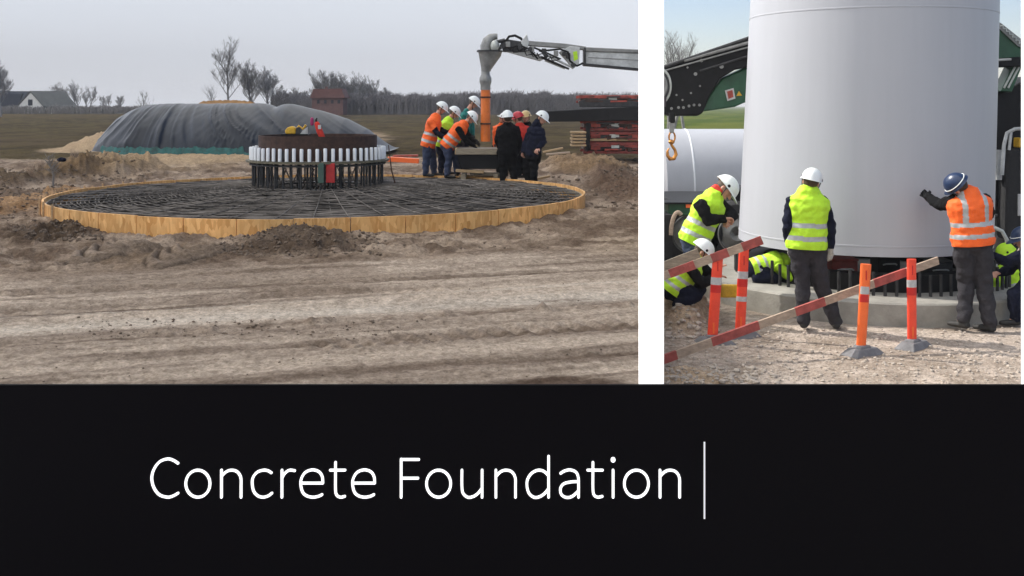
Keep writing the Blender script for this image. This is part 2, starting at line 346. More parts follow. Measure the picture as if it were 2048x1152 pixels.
def scatter(name, label, cat, boxes, matn, seed):
    rnd = random.Random(seed); mb = MB()
    ico = [Vector(v) for v in ((0, 0, 1), (.89, 0, .45), (.28, .85, .45), (-.72, .53, .45), (-.72, -.53, .45), (.28, -.85, .45), (.72, .53, -.45), (-.28, .85, -.45), (-.89, 0, -.45), (-.28, -.85, -.45), (.72, -.53, -.45), (0, 0, -1))]
    fc = [(0, 1, 2), (0, 2, 3), (0, 3, 4), (0, 4, 5), (0, 5, 1), (1, 6, 2), (2, 7, 3), (3, 8, 4), (4, 9, 5), (5, 10, 1), (2, 6, 7), (3, 7, 8), (4, 8, 9), (5, 9, 10), (1, 10, 6), (11, 7, 6), (11, 8, 7), (11, 9, 8), (11, 10, 9), (11, 6, 10)]
    pts = []
    for (a, b, c, d, n, s0, s1, G) in boxes:
        for i in range(n):
            px, py = rnd.uniform(a, b), rnd.uniform(c, d); x, y = G(px, py); pts.append((x, y, s0 + (s1 - s0) * rnd.random() ** 3))
    zz = terrain(np.array([p[0] for p in pts]), np.array([p[1] for p in pts]))
    for (x, y, s), z in zip(pts, zz):
        if np.hypot(x - DC[0], y - DC[1]) < DR + .08: continue
        vs = [Vector((x + v.x * s * rnd.uniform(.6, 1.3), y + v.y * s * rnd.uniform(.6, 1.3), z + s * .25 + v.z * s * rnd.uniform(.4, .9))) for v in ico]
        mb.add(vs, fc)
    return tagp(mb.build(name, matn), label, cat, kind='stuff')
scatter('soil_clods', 'loose brown clods of soil strewn over the muddy ground', 'soil',
        [(440, 760, 460, 512, 1500, .006, .032, GL), (25, 205, 445, 482, 1000, .006, .038, GL), (-80, 150, 335, 400, 900, .01, .05, GL), (130, 300, 330, 365, 600, .01, .045, GL),
         (150, 870, 640, 676, 420, .003, .016, GL), (0, 1280, 480, 770, 350, .003, .010, GL), (1090, 1290, 320, 420, 700, .01, .05, GL), (-80, 110, 380, 440, 400, .01, .04, GL), (750, 1100, 440, 500, 250, .006, .025, GL)], 'clod', 5)
scatter('loose_stones', 'pale pebbles lying on the sunlit gravel ground', 'stones',
        [(1320, 2060, 655, 790, 2600, .005, .026, GR), (1320, 1440, 600, 680, 350, .012, .05, GR), (1320, 1560, 735, 800, 300, .01, .045, GR)], 'stone', 8)
# ------------------------------------------------------------------ title board, divider and edge post
def board():
    D = 5.2
    r = empty('title_board', (0, D, ZR), 'low black board with white lettering running across the front of both sites', 'sign')
    zt = P(0, 768, D + .02).z
    MB().box((0, D + .01, (zt + ZR) / 2), (11.0, .02, zt - ZR)).build('panel', mat('board_black', (.0030, .0023, .0034), .75, 0, .03, 1, spec=.08), r)
    lm = mat('letter_white_glow', (.85, .85, .85), .5, 0, .01, 1, emit=.92)  # glow added so the letters stay white on the shaded front
    def E(cx, cy, rx, ry): return [(cx + rx * math.sin(2 * math.pi * k / 40), cy - ry * math.cos(2 * math.pi * k / 40)) for k in range(41)]
    def sp(pts, k=8):      # Catmull-Rom
        q = [pts[0]] + list(pts) + [pts[-1]]; out = []
        for i in range(1, len(q) - 2):
            for j in range(k):
                t = j / k; a, b, c, d = q[i - 1], q[i], q[i + 1], q[i + 2]
                out.append(tuple(.5 * (2 * b[m] + (c[m] - a[m]) * t + (2 * a[m] - 5 * b[m] + 4 * c[m] - d[m]) * t * t + (-a[m] + 3 * b[m] - 3 * c[m] + d[m]) * t ** 3) for m in (0, 1)))
        return out + [pts[-1]]
    def o(c): return [E(c, 187, 42, 47)]
    def n(d): return [[(317 + d, 140), (317 + d, 234)], sp([(317 + d, 162), (333 + d, 146), (352 + d, 140), (372 + d, 146), (384 + d, 166), (385 + d, 200), (385 + d, 234)])]
    def e(d): return [[(597 + d, 185), (669 + d, 185)], sp([(669 + d, 185), (667 + d, 163), (656 + d, 146), (633 + d, 139), (608 + d, 148), (594 + d, 171), (593 + d, 195), (600 + d, 218), (615 + d, 230), (635 + d, 234), (653 + d, 231), (666 + d, 225)])]
    def t(d): return [sp([(713 + d, 113), (713 + d, 140), (713 + d, 205), (717 + d, 226), (730 + d, 234), (745 + d, 231)]), [(695 + d, 140), (746 + d, 140)]]
    L = [[sp([(166, 116), (150, 106), (130, 101), (102, 111), (82, 138), (75, 168), (82, 200), (101, 225), (130, 234), (150, 229), (166, 220)])], o(235), n(0),
         [sp([(490, 149), (478, 142), (462, 140), (440, 148), (426, 167), (424, 190), (430, 215), (445, 230), (463, 234), (480, 229), (492, 220)])],
         [[(527, 140), (527, 234)], sp([(527, 168), (538, 150), (554, 140), (571, 142)])], e(0), t(0), e(180),
         [[(941, 102), (941, 234)], [(941, 103), (1002, 103)], [(941, 168), (999, 168)]], o(1071),
         [sp([(1152, 140), (1152, 195), (1156, 220), (1172, 234), (1190, 232), (1206, 222), (1221, 204)]), [(1222, 140), (1222, 234)]], n(953),
         [[(1453, 92), (1453, 234)], sp([(1453, 160), (1438, 145), (1418, 140), (1395, 150), (1380, 172), (1378, 196), (1385, 220), (1402, 234), (1420, 233), (1438, 222), (1453, 204)])],
         [sp([(1495, 151), (1508, 143), (1528, 139), (1548, 147), (1556, 165), (1557, 190), (1557, 234)]), sp([(1557, 180), (1530, 181), (1505, 188), (1494, 205), (1498, 225), (1515, 235), (1535, 231), (1557, 212)])],
         t(894), [[(1677, 140), (1677, 234)], [(1677, 103), (1677, 105)]], o(1758), n(1523)]
    hw = 4.45
    for li, strokes in enumerate(L):
        mb = MB()
        for si, st in enumerate(strokes):
            rad = 8.2 if (li == 15 and si == 1) else hw
            yo = .007 + .0006 * si
            st = [(260 + x * .5762, 860 + y * .5762) for x, y in st]; wv = rad * .5762
            c = [P(x, y, D - yo) for x, y in st]; hwm = wv / F * D
            lft = []; rgt = []
            for i, pnt in enumerate(c):
                tt = (c[min(i + 1, len(c) - 1)] - c[max(i - 1, 0)]).normalized(); nn = Vector((-tt.z, 0, tt.x))
                lft.append(pnt + nn * hwm); rgt.append(pnt - nn * hwm)
            t0 = (c[1] - c[0]).normalized(); t1 = (c[-1] - c[-2]).normalized()
            def capv(cc, tt):
                nn = Vector((-tt.z, 0, tt.x)); return [cc + nn * (hwm * math.cos(a)) + tt * (hwm * math.sin(a)) for a in [math.pi * k / 8 for k in range(1, 8)]]
            closed = (c[0] - c[-1]).length < 1e-5
            vs = lft + rgt; N = len(c); fs = [(i, i + 1, N + i + 1, N + i) for i in range(N - 1)]
            if closed:
                w = (lft[0] - c[0]).normalized()
            ncap = []
            if not closed:
                e1 = capv(c[-1], t1); b = len(vs); vs = vs + e1; fs.append(tuple([N - 1] + list(range(b, b + 7)) + [2 * N - 1]))
                e0 = capv(c[0], -t0); b = len(vs); vs = vs + e0; fs.append(tuple([N] + list(range(b, b + 7)) + [0]))
            K = len(vs); back = [v + Vector((0, .006, 0)) for v in vs]
            allv = vs + back; ff = fs + [tuple(i + K for i in reversed(f)) for f in fs]
            # side skirts
            ed = {}
            for f in fs:
                for a_, b_ in zip(f, f[1:] + f[:1]): ed[(a_, b_)] = ed.get((a_, b_), 0) + 1
            for (a_, b_) in ed:
                if (b_, a_) not in ed: ff.append((b_, a_, a_ + K, b_ + K))
            mb.add(allv, ff)
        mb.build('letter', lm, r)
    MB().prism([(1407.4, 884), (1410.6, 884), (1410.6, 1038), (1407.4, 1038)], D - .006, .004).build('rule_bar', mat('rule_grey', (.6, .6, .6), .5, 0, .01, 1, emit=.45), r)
    wm = mat('post_white_glow', (.9, .9, .9), .6, 0, .01, 1, emit=.9)  # glow put into both posts to whiten their shaded faces
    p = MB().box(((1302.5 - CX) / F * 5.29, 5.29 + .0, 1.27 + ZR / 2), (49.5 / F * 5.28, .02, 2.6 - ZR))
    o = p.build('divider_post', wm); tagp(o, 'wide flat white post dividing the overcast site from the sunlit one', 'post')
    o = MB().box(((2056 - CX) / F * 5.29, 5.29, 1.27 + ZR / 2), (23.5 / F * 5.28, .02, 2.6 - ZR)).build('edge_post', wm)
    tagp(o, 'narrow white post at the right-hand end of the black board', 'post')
board()
# ------------------------------------------------------------------ formwork, rebar and anchor cage
def formwork():
    cx, cy = DC; zt = .225
    r = empty('formwork_ring', (cx, cy, 0), 'large low round formwork of orange particle board panels set in the mud', 'formwork')
    n = 38
    for k in range(n):
        a0 = 2 * math.pi * k / n + .0012; a1 = 2 * math.pi * (k + 1) / n - .0012
        dz = random.uniform(-.008, .008); dr = random.uniform(-.004, .004)
        MB().lathe((cx, cy, 0), [(DR + dr, -.25), (DR + dr, zt + dz), (DR - .035 + dr, zt + dz), (DR - .035 + dr, -.25)], 6, True, a0=a0, a1=a1).build('board_panel', 'osb', r)
    MB().lathe((cx, cy, 0), [(DR - .05, .10), (DR - .05, .17), (DR - .075, .17), (DR - .075, .10)], 90, True).build('bracing_band', 'grey_timber', r)
    for k in range(11):
        a = math.radians(150 + k * 7.0); MB().box((cx + (DR + .03) * math.cos(a), cy + (DR + .03) * math.sin(a), .12), (.025, .025, .30)).build('stake', 'timber', r)
    # reinforcement
    m = empty('reinforcement_mat', (cx, cy, 0), 'dense round mat of steel reinforcing bars inside the board formwork', 'rebar')
    zc = lambda q: .17 + .20 * (1 - sst(.3, 4.4, q))
    ri = 1.28; rings = []
    q = ri
    while q < DR - .11: rings.append(q); q += .072
    for q in rings:
        pts = [(cx + (q + .05 * noise.noise(Vector((k * .35, q * 9, 1)))) * math.cos(2 * math.pi * k / 84), cy + (q + .05 * noise.noise(Vector((k * .35, q * 9, 1)))) * math.sin(2 * math.pi * k / 84), float(zc(q)) + .03 * noise.noise(Vector((k * .4, q * 7, 4))) + random.uniform(-.008, .010)) for k in range(85)]
        MB().tube(pts, .008, 4, cap=None).build('ring_bar', 'rebar', m)
    for k in range(96):
        a = 2 * math.pi * k / 96 + random.uniform(-.012, .012)
        MB().tube([(cx + q * math.cos(a), cy + q * math.sin(a), float(zc(q)) + (-.018 if k % 2 else .014)) for q in (.9, 1.8, 2.8, 3.8, DR - .1)], .0085, 4).build('radial_bar', 'rebar', m)
    lb = MB()
    for q in np.arange(1.2, 4.6, .19):
        lb.tube([(cx + q * math.cos(2 * math.pi * k / 60), cy + q * math.sin(2 * math.pi * k / 60), float(zc(q)) - .12) for k in range(61)], .014, 4, cap=None)
    lb.build('lower_layer', 'rebar_dark', m)
    # anchor cage
    cx = -3.49
    c = empty('anchor_cage', (cx, cy, .35), 'round cage of anchor bolts with white sleeves standing on the rebar mat', 'bolt cage')
    rb = 1.15
    for k in range(88):
        a = 2 * math.pi * k / 88; q = rb + (.0 if k % 2 else -.13); x, y = cx + q * math.cos(a), cy + q * math.sin(a)
        MB().tube([(x, y, .12), (x, y, 1.0)], .017, 6).build('anchor_rod', 'dark_steel', c)
    for k in range(56):
        a = 2 * math.pi * (k + .5) / 56; x, y = cx + (rb + .03) * math.cos(a), cy + (rb + .03) * math.sin(a)
        dz = random.uniform(-.006, .006)
        MB().tube([(x, y, .815), (x, y, 1.02 + dz), (x, y, 1.035 + dz)], [.031, .031, .024], 10).build('bolt_sleeve', 'white_plastic', c, True)
    MB().lathe((cx, cy, 0), [(rb + .12, .775), (rb + .12, .806), (rb - .22, .806), (rb - .22, .775)], 72, True).build('template_plate', 'olive_plate', c)
    MB().lathe((cx, cy, 0), [(rb + .06, .72), (rb + .06, .745), (rb - .2, .745), (rb - .2, .72)], 72, True).build('lower_plate', 'dark_steel', c)
    MB().lathe((cx, cy, 0), [(rb - .10, .82), (rb - .10, 1.235), (rb - .125, 1.235), (rb - .125, .82)], 72, True).build('top_ring', 'rust', c)
    MB().lathe((cx, cy, 0), [(rb + .02, .30), (rb + .02, .33), (rb - .2, .33), (rb - .2, .30)], 72, True).build('base_ring', 'dark_steel', c)
    tb = MB()
    for k in range(0, 88, 4):
        a = 2 * math.pi * k / 88; a2 = a + .25
        tb.tube([(cx + .9 * math.cos(a), cy + .9 * math.sin(a), .25), (cx + .9 * math.cos(a2), cy + .9 * math.sin(a2), .68)], .012, 5)
    tb.build('inner_bracing', 'rebar', c)
    # things on and in the cage
    g = empty('generator_tool', P(590, 271, 18.3), 'small yellow and black motor tool lying on top of the anchor cage ring', 'tool')
    D = 18.3
    MB().prism([(571, 268), (569, 262), (574, 255), (584, 252), (590, 256), (591, 268)], D, .16).build('engine_cover', 'yellow_paint', g, False, .02)
    MB().prism([(562, 271), (562, 268), (616, 268), (616, 271)], D - .03, .25).build('base_plate', 'black_paint', g)
    MB().tube([P(590, 262, D + .08), P(598, 252, D + .08), (P(606, 258, D + .08)), P(612, 250, D + .08)], .022, 8).build('handle', 'yellow_paint', g, True)
    MB().prism([(590, 268), (592, 255), (599, 254), (602, 268)], D + .02, .12).build('motor', 'dark_steel', g, False, .01)
    MB().prism([(600, 268), (606, 260), (615, 254), (615, 268)], D + .02, .03).build('guard', 'pale_steel', g)
    g = empty('red_canister', P(640, 274, 18.15), 'leaning red cylinder with a black nozzle on the right of the cage ring', 'canister')
    D = 18.15
    MB().tube([P(645, 276, D), P(639, 262, D), P(634, 248, D)], [.05, .055, .045], 12, cap='round').build('body', 'red_cloth', g, True)
    MB().tube([P(634, 247, D), P(632, 240, D), P(634, 236, D)], [.022, .018, .012], 8).build('nozzle', 'black_paint', g, True)
    MB().box(P(639, 254, D - .056), (.05, .01, .07)).build('tag', 'reflector', g)
    MB().tube([P(624, 238, D + .02), P(624, 248, D + .02)], .03, 8, cap='round').build('grip', mat('magenta', (.35, .02, .12), .6), g, True)
    o = MB().box(P(661, 346, 17.75), (.15, .05, .33)).build('red_board', mat('bright_red', (.42, .02, .02), .6, 0, .2), None, False, .01); tagp(o, 'narrow bright red board standing among the front anchor rods', 'board')
    o = MB().box(P(642, 346, 17.7), (.10, .05, .34)).build('grey_green_board', mat('grey_green', (.06, .11, .09), .7), None, False, .01); tagp(o, 'narrow grey-green board standing among the front anchor rods left of the red one', 'board')
formwork()
# ------------------------------------------------------------------ covered mound
def mound():
    D0, dep = 37.0, 6.5
    prof = [(203, 302), (206, 285), (210, 258), (235, 232), (262, 218), (290, 208), (340, 206), (450, 206), (540, 205), (580, 207), (640, 221), (690, 237), (730, 258), (762, 285), (786, 304)]
    nx, ny = 260, 70; vs = []; fs = []
    xs = [203 + (786 - 203) * i / nx for i in range(nx + 1)]
    for j in range(ny + 1):
        t = j / ny
        for i, px in enumerate(xs):
            py = np.interp(px, [p[0] for p in prof], [p[1] for p in prof])
            H = max(0.0, (HC - (py - HZ) / F * (D0 + 2.6)) - .12)
            s = i / nx
            y0 = D0 + 1.6 * (2 * s - 1) ** 4 ; y1 = D0 + dep - 1.6 * (2 * s - 1) ** 4
            y = y0 + (y1 - y0) * t
            pr = math.sin(math.pi * min(1, max(0, t))) * 1.02 if t < .5 else math.sin(math.pi * t)
            pr = min(1, max(0, pr)) ** .62
            x = (px - CX) / F * (D0 + 2.6)
            k = (px - 203) / 583
            hh = H * pr; sl = max(-1, min(1, (k - .25) * 4)) * 1.7; inv = x + hh * sl
            w = noise.noise(Vector((inv * .9, hh * .4, 3.1))) * .10 + noise.noise(Vector((inv * 2.6, hh * .3, 8))) * .035
            am = .5 + .9 * max(0, noise.noise(Vector((x * .5, hh * .8, 30))) + .3)
            for fr, sd, A_ in ((.8, 5.5, .08), (1.9, 9.5, .05), (3.7, 14.5, .022)):
                rv = noise.noise(Vector((inv * fr, hh * .35 * fr * .4, sd))); w += 1.35 * A_ * am * max(0, 1 - abs(rv) * 5) ** 1.5
            w += .05 * noise.noise(Vector((x * 1.3 + hh * 2.0, hh * 1.6, 41))) + .03 * abs(noise.noise(Vector((x * 3 - hh * 2.5, hh * 3, 51)))) - .03
            if k > .62: w *= .6
            sag = -.16 * math.exp(-((px - 545 - (1 - pr) * 90) / 14) ** 2)
            vs.append((x, y - w * 1.1 * (1 if t < .5 else -1) * min(1, hh * 3), .10 + H * pr + (w * (.12 + .5 * (1 - pr)) + sag) * min(1, H * pr * 2.5)))
    n = nx + 1
    fs = [(j * n + i, j * n + i + 1, (j + 1) * n + i + 1, (j + 1) * n + i) for j in range(ny) for i in range(nx)]
    bm = MB(); bm.add(vs, fs); r = empty('covered_mound', ((495 - CX) / F * 39.6, 40, 0), 'long earth heap wrapped in wrinkled dark grey plastic sheeting with a turquoise lower edge', 'covered heap')
    o = link('sheeting', bm.mesh('sheeting', 'tarp', True), r)
    # green hem
    h = MB(); top = []; 
    for i in range(14, nx - 6, 1):
        s = i / nx; v = Vector(vs[i]); wv = noise.noise(Vector((i * .21, 0, 0))) * .05
        z = .02 + .05 * noise.noise(Vector((i * .13, 4, 0))); hgt = (.27 if s < .55 else .12) + wv * 1.6 + .05 * noise.noise(Vector((i * .6, 7, 2)))
        top.append((Vector((v.x, v.y - .10 + wv, z - .05)), Vector((v.x, v.y + .0 + wv, z + hgt)), Vector((v.x, v.y + .22, z + hgt * .9)), Vector((v.x, v.y + .2, z - .05))))
    vv = [p for q in top for p in q]; ff = []
    for i in range(len(top) - 1):
        for k in range(4): ff.append((4 * i + k, 4 * i + (k + 1) % 4, 4 * i + 4 + (k + 1) % 4, 4 * i + 4 + k))
    h.add(vv, ff); h.build('lower_hem', 'turquoise', r, True)
    # loose ochre earth left open on top
    vs2 = []; N = 40; c = MB()
    for i in range(N + 1):
        px = 405 + 108 * i / N; hh = (.10 + .05 * noise.noise(Vector((i * .5, 0, 9)))) * math.sin(math.pi * i / N) ** .4
        x = (px - CX) / F * 41; zb = HC - (206 - HZ) / F * 41 - .07
        vs2 += [(x, 40.2, zb), (x, 40.6, zb + hh + .08), (x, 41.3, zb + hh), (x, 41.8, zb)]
    c.add(vs2, [(4 * i + k, 4 * i + k + 1, 4 * i + 5 + k, 4 * i + 4 + k) for i in range(N) for k in range(3)]); c.build('open_earth', mat('ochre_earth', (.30, .16, .055), .95, 0, .35, 5, .3), r)
mound()
# ------------------------------------------------------------------ people
def blob(mb, name, mats, parent, vox, disp=0, cuts=(), matfn=None, dscale=9):
    me = mb.mesh(name, mats, False, fix=True); o = bpy.data.objects.new('tmp', me); COL.objects.link(o)
    md = o.modifiers.new('r', 'REMESH'); md.mode = 'VOXEL'; md.voxel_size = vox
    sm = o.modifiers.new('s', 'SMOOTH'); sm.iterations = 3; sm.factor = .5
    dg = bpy.context.evaluated_depsgraph_get(); m2 = bpy.data.meshes.new_from_object(o.evaluated_get(dg)); m2.name = name
    bpy.data.objects.remove(o); bpy.data.meshes.remove(me)
    m2.materials.clear()
    for m in (mats if isinstance(mats, (list, tuple)) else [mats]): m2.materials.append(M[m])
    bm = bmesh.new(); bm.from_mesh(m2)
    if disp:
        for v in bm.verts:
            c = v.co; d = noise.noise(Vector((c.x * dscale, c.y * dscale, c.z * dscale * 1.6))) + .5 * noise.noise(c * dscale * 2.3)
            v.co = c + v.normal * (d * disp)
    for (co, no) in cuts:
        bmesh.ops.bisect_plane(bm, geom=bm.verts[:] + bm.edges[:] + bm.faces[:], plane_co=co, plane_no=no, clear_inner=True)
    if matfn:
        for f in bm.faces: f.material_index = matfn(f.calc_center_median())
    else:
        for f in bm.faces: f.material_index = 0
    for f in bm.faces: f.smooth = True
    bm.to_mesh(m2); bm.free()
    return link(name, m2, parent)
def hand(mb, w, d, palmn, s, side, curl=.5, g=1.0):
    """palm plus five fingers growing from wrist w along d; palmn = direction the palm faces"""
    d = d.normalized(); palmn = (palmn - d * palmn.dot(d)).normalized(); ac = d.cross(palmn) * side
    mb.tube([w, w + d * .045 * s, w + d * .09 * s], [(.028 * s * g, .02 * s * g), (.038 * s * g, .016 * s * g), (.038 * s * g, .015 * s * g)], 10, side=ac, cap='round')
    for k, L in enumerate((.072, .08, .075, .058)):
        b = w + d * .088 * s + ac * ((k - 1.5) * .0205 * s); c1 = curl * .9; c2 = curl * 1.9
        p1 = b + (d * math.cos(c1) + palmn * math.sin(c1)) * L * .5 * s + ac * (k - 1.5) * .004 * s; p2 = p1 + (d * math.cos(c2) + palmn * math.sin(c2)) * L * .5 * s
        mb.tube([b, p1, p2], [.0098 * s * g, .0092 * s * g, .008 * s * g], 8, cap='round')
    b = w + d * .03 * s - ac * .03 * s; t = (d * .6 - ac * .75 + palmn * .35).normalized()
    mb.tube([b, b + t * .035 * s, b + (t * .04 + d * .03) * s], [.0125 * s * g, .011 * s * g, .009 * s * g], 8, cap='round')
def person(label, D, J, face, s0=1.0, jacket='navy', trousers='navy', vest=None, helmet='helmet_white', gloves=None, vox=.011, group=None, ups=None,
           sleeve=None, harness=False, hood=None, curl=.5, hemlen=.0, stripesv=False, hips=None, boots=True, palm=None, short_jacket=False):
    s = s0 * (1.10 if D > 20 else 1.04)
    pt = {k: P(v[0], v[1], D + (v[2] if len(v) > 2 else 0)) for k, v in J.items()}
    for k in ('knL', 'knR', 'anL', 'anR', 'elL', 'elR', 'haL', 'haR'): assert k in pt, k
    base = (pt['anL'] + pt['anR']) / 2
    r = empty('person', (base.x, base.y, min(pt['anL'].z, pt['anR'].z) - .09), label, 'person', group)
    pel, nk, hd = pt['pel'], pt['neck'], pt['head']
    up = (nk - pel).normalized(); sh = (pt['shR'] - pt['shL']); shd = (sh - up * sh.dot(up)).normalized()
    hipd = shd if hips is None else Vector(hips).normalized()
    hL, hR = pel - hipd * .095 * s - up * .03 * s, pel + hipd * .095 * s - up * .03 * s
    fwd = Vector(face).normalized(); hu = (hd - nk).normalized() if ups is None else Vector(ups).normalized()
    hf = (fwd - hu * fwd.dot(hu)).normalized(); hs = hf.cross(hu)     # right of the head
    HB = Matrix((hs, hf, hu)).transposed()
    tf = shd.cross(up) * -1
    if tf.dot(Vector((fwd.x, fwd.y, 0))) < 0 and abs(tf.dot(fwd)) > .3: pass
    mid = pel.lerp(nk, .35); ch = pel.lerp(nk, .72); tp = pel.lerp(nk, .92)
    shw = sh.length / 2
    def torso(mb, g, lo=0.0, hi=1.0, wide=1.0):
        pts = [pel - up * .06 * s, pel.lerp(nk, .12), mid, pel.lerp(nk, .55), ch, pel.lerp(nk, .86), pel.lerp(nk, .96)]
        rad = [(.165, .118), (.162, .118), (.150, .108), (.165, .118), (.178, .124), (.165, .105), (.085, .07)]
        mb.tube(pts, [((a * wide + g) * s, (b + g) * s) for a, b in rad], 18, side=shd, cap='round')
    def arms(mb, g, upto=1.0):
        for q in 'LR':
            a, e, w = pt['sh' + q], pt['el' + q], pt['ha' + q]; a2 = a.lerp(pel.lerp(nk, .85), .25)
            mb.tube([a2, a, a.lerp(e, .5), e], [(.052 + g) * s, (.056 + g) * s, (.048 + g) * s, (.040 + g) * s], 12, cap='round')
            if upto > .5: mb.tube([e, e.lerp(w, .45), w], [(.041 + g) * s, (.039 + g) * s, (.027 + g) * s], 12, cap='round')
    def legs(mb, g, base=True):
        for q, h in (('L', hL), ('R', hR)):
            k, a = pt['kn' + q], pt['an' + q]
            mb.tube([h, h.lerp(k, .5), k], [(.088 + g) * s, (.074 + g) * s, (.055 + g) * s], 14, cap='round')
            mb.tube([k, k.lerp(a, .4), a], [(.055 + g) * s, (.053 + g) * s, (.036 + g * 1.1) * s], 14, cap='round')
    ff = J.get('_', None)
    fd = Vector((fwd.x, fwd.y, 0)); fd = fd.normalized() if fd.length > .1 else Vector((0, 1, 0))
    if '_toe' in label: pass
    toes = {'L': fd, 'R': fd}
    # body
    b = MB(); torso(b, -.012); arms(b, -.006); legs(b, -.008)
    b.tube([nk - up * .05 * s, nk.lerp(hd, .5), hd - hu * .03 * s], [.06 * s, .054 * s, .05 * s], 12, cap='round')
    b.ell(hd + hu * .015 * s, (.076 * s, .094 * s, .108 * s), HB); b.ell(hd - hu * .055 * s + hf * .03 * s, (.052 * s, .058 * s, .055 * s), HB)
    b.tube([hd + hf * .088 * s + hu * .012 * s, hd + hf * .112 * s - hu * .02 * s], [.011 * s, .016 * s], 8, cap='round')
    b.tube([hd + hf * .088 * s - hu * .052 * s - hs * .02 * s, hd + hf * .088 * s - hu * .052 * s + hs * .02 * s], .009 * s, 6, cap='round')
    for q in (-1, 1): b.ell(hd + hs * (.078 * q * s) - hu * .01 * s - hf * .008 * s, (.012 * s, .02 * s, .032 * s), HB, 8, 6)
    for q, sg in (('L', -1), ('R', 1)):
        w = pt['ha' + q]; d = (w - pt['el' + q]).normalized()
        pn = Vector(palm) if palm else (fwd * .6 + Vector((0, 0, -.3)) - shd * sg * .5)
        if gloves is None: hand(b, w, d, pn, s, -sg, curl)
        b.tube([pt['an' + q], pt['an' + q] - Vector((0, 0, .05 * s)) + toes[q] * .09 * s], [.028 * s, .022 * s], 8, cap='round')
    blob(b, 'body', 'skin', r, vox * .85)
    # face details and hair
    for q in (-1, 1): MB().ell(hd + hf * .088 * s + hu * .02 * s + hs * (.03 * q * s), (.012 * s, .008 * s, .007 * s), HB, 8, 5).build('eye', 'eye', r, True)
    hb = MB(); hb.ell(hd + hu * .022 * s - hf * .012 * s, (.084 * s, .096 * s, .106 * s), HB)
    ho = hb.build('hair', 'hair', r, True)
    bm = bmesh.new(); bm.from_mesh(ho.data); bmesh.ops.bisect_plane(bm, geom=bm.verts[:] + bm.edges[:] + bm.faces[:], plane_co=hd + hf * .02 * s, plane_no=(-hf + hu * .9).normalized(), clear_inner=True)
    bm.to_mesh(ho.data); bm.free()
    # clothes
    t = MB(); legs(t, .027); t.tube([pel - up * .07 * s, pel + up * .06 * s], [(.172 * s, .128 * s), (.165 * s, .122 * s)], 16, side=hipd, cap='round')
    cu = []
    blob(t, 'trousers', trousers, r, vox * 1.15, .020 * s, dscale=7)
    j = MB(); torso(j, .014, wide=1.08); arms(j, .020)
    blob(j, 'jacket', [jacket, sleeve or jacket], r, vox * 1.15, .015 * s, [(pel - up * .085 * s, up)],
         (lambda c: 1 if sleeve and min((c - pt['elL'].lerp(pt['haL'], .3)).length, (c - pt['elR'].lerp(pt['haR'], .3)).length) < .19 * s else 0))
    if vest:
        v = MB(); torso(v, .045, wide=1.1)
        for q in 'LR':
            a = pt['sh' + q]; v.tube([a.lerp(nk, .75) + up * .005, a.lerp(nk, .18) + up * .012 * s], [.05 * s, .052 * s], 10, cap='round')
        hem = pel - up * (.10 + hemlen) * s; Lv = (nk - hem).length
        def mf(c):
            tt = (c - hem).dot(up) / Lv; sd = abs((c - hem).dot(shd))
            if .15 < tt < .235 or .38 < tt < .465: return 1
            if stripesv and tt >= .465 and .085 * s < sd < .135 * s: return 1
            return 0
        v.tube([pel - up * (.02 + hemlen) * s, pel - up * (.16 + hemlen) * s], [(.178 * s, .142 * s), (.185 * s, .15 * s)], 18, side=shd, cap='round')
        blob(v, 'vest', [vest, 'vest_stripe'], r, vox * 1.05, .012 * s, [(hem, up)], mf)
    if hood:
        h = MB(); h.tube([nk - up * .01 * s - hf * .02, nk.lerp(hd, .45) - hf * .02 * s], [.095 * s, .085 * s], 14, cap='round'); blob(h, 'collar', hood, r, vox, .01 * s)
    bt = MB()
    for q in 'LR':
        a = pt['an' + q]; k = pt['kn' + q]; u2 = (k - a).normalized(); td = toes[q]
        bt = MB(); bt.tube([a + u2 * .10 * s, a, a - Vector((0, 0, .035 * s))], [.060 * s, .058 * s, .052 * s], 12, cap='round')
        bt.tube([a - td * .03 * s - Vector((0, 0, .05 * s)), a + td * .09 * s - Vector((0, 0, .055 * s)), a + td * .17 * s - Vector((0, 0, .062 * s))], [(.044 * s, .035 * s), (.05 * s, .036 * s), (.046 * s, .028 * s)], 12, side=td.cross(Vector((0, 0, 1))), cap='round')
        blob(bt, 'boot', 'boot', r, vox)
    if gloves:
        for q, sg in (('L', -1), ('R', 1)):
            g = MB(); w = pt['ha' + q]; d = (w - pt['el' + q]).normalized()
            pn = Vector(palm) if palm else (fwd * .6 + Vector((0, 0, -.3)) - shd * sg * .5)
            hand(g, w, d, pn, s, -sg, curl, 1.15); g.tube([w - d * .05 * s, w + d * .02 * s], [.04 * s, .036 * s], 10, cap='round')
            blob(g, 'glove', gloves, r, .0065)
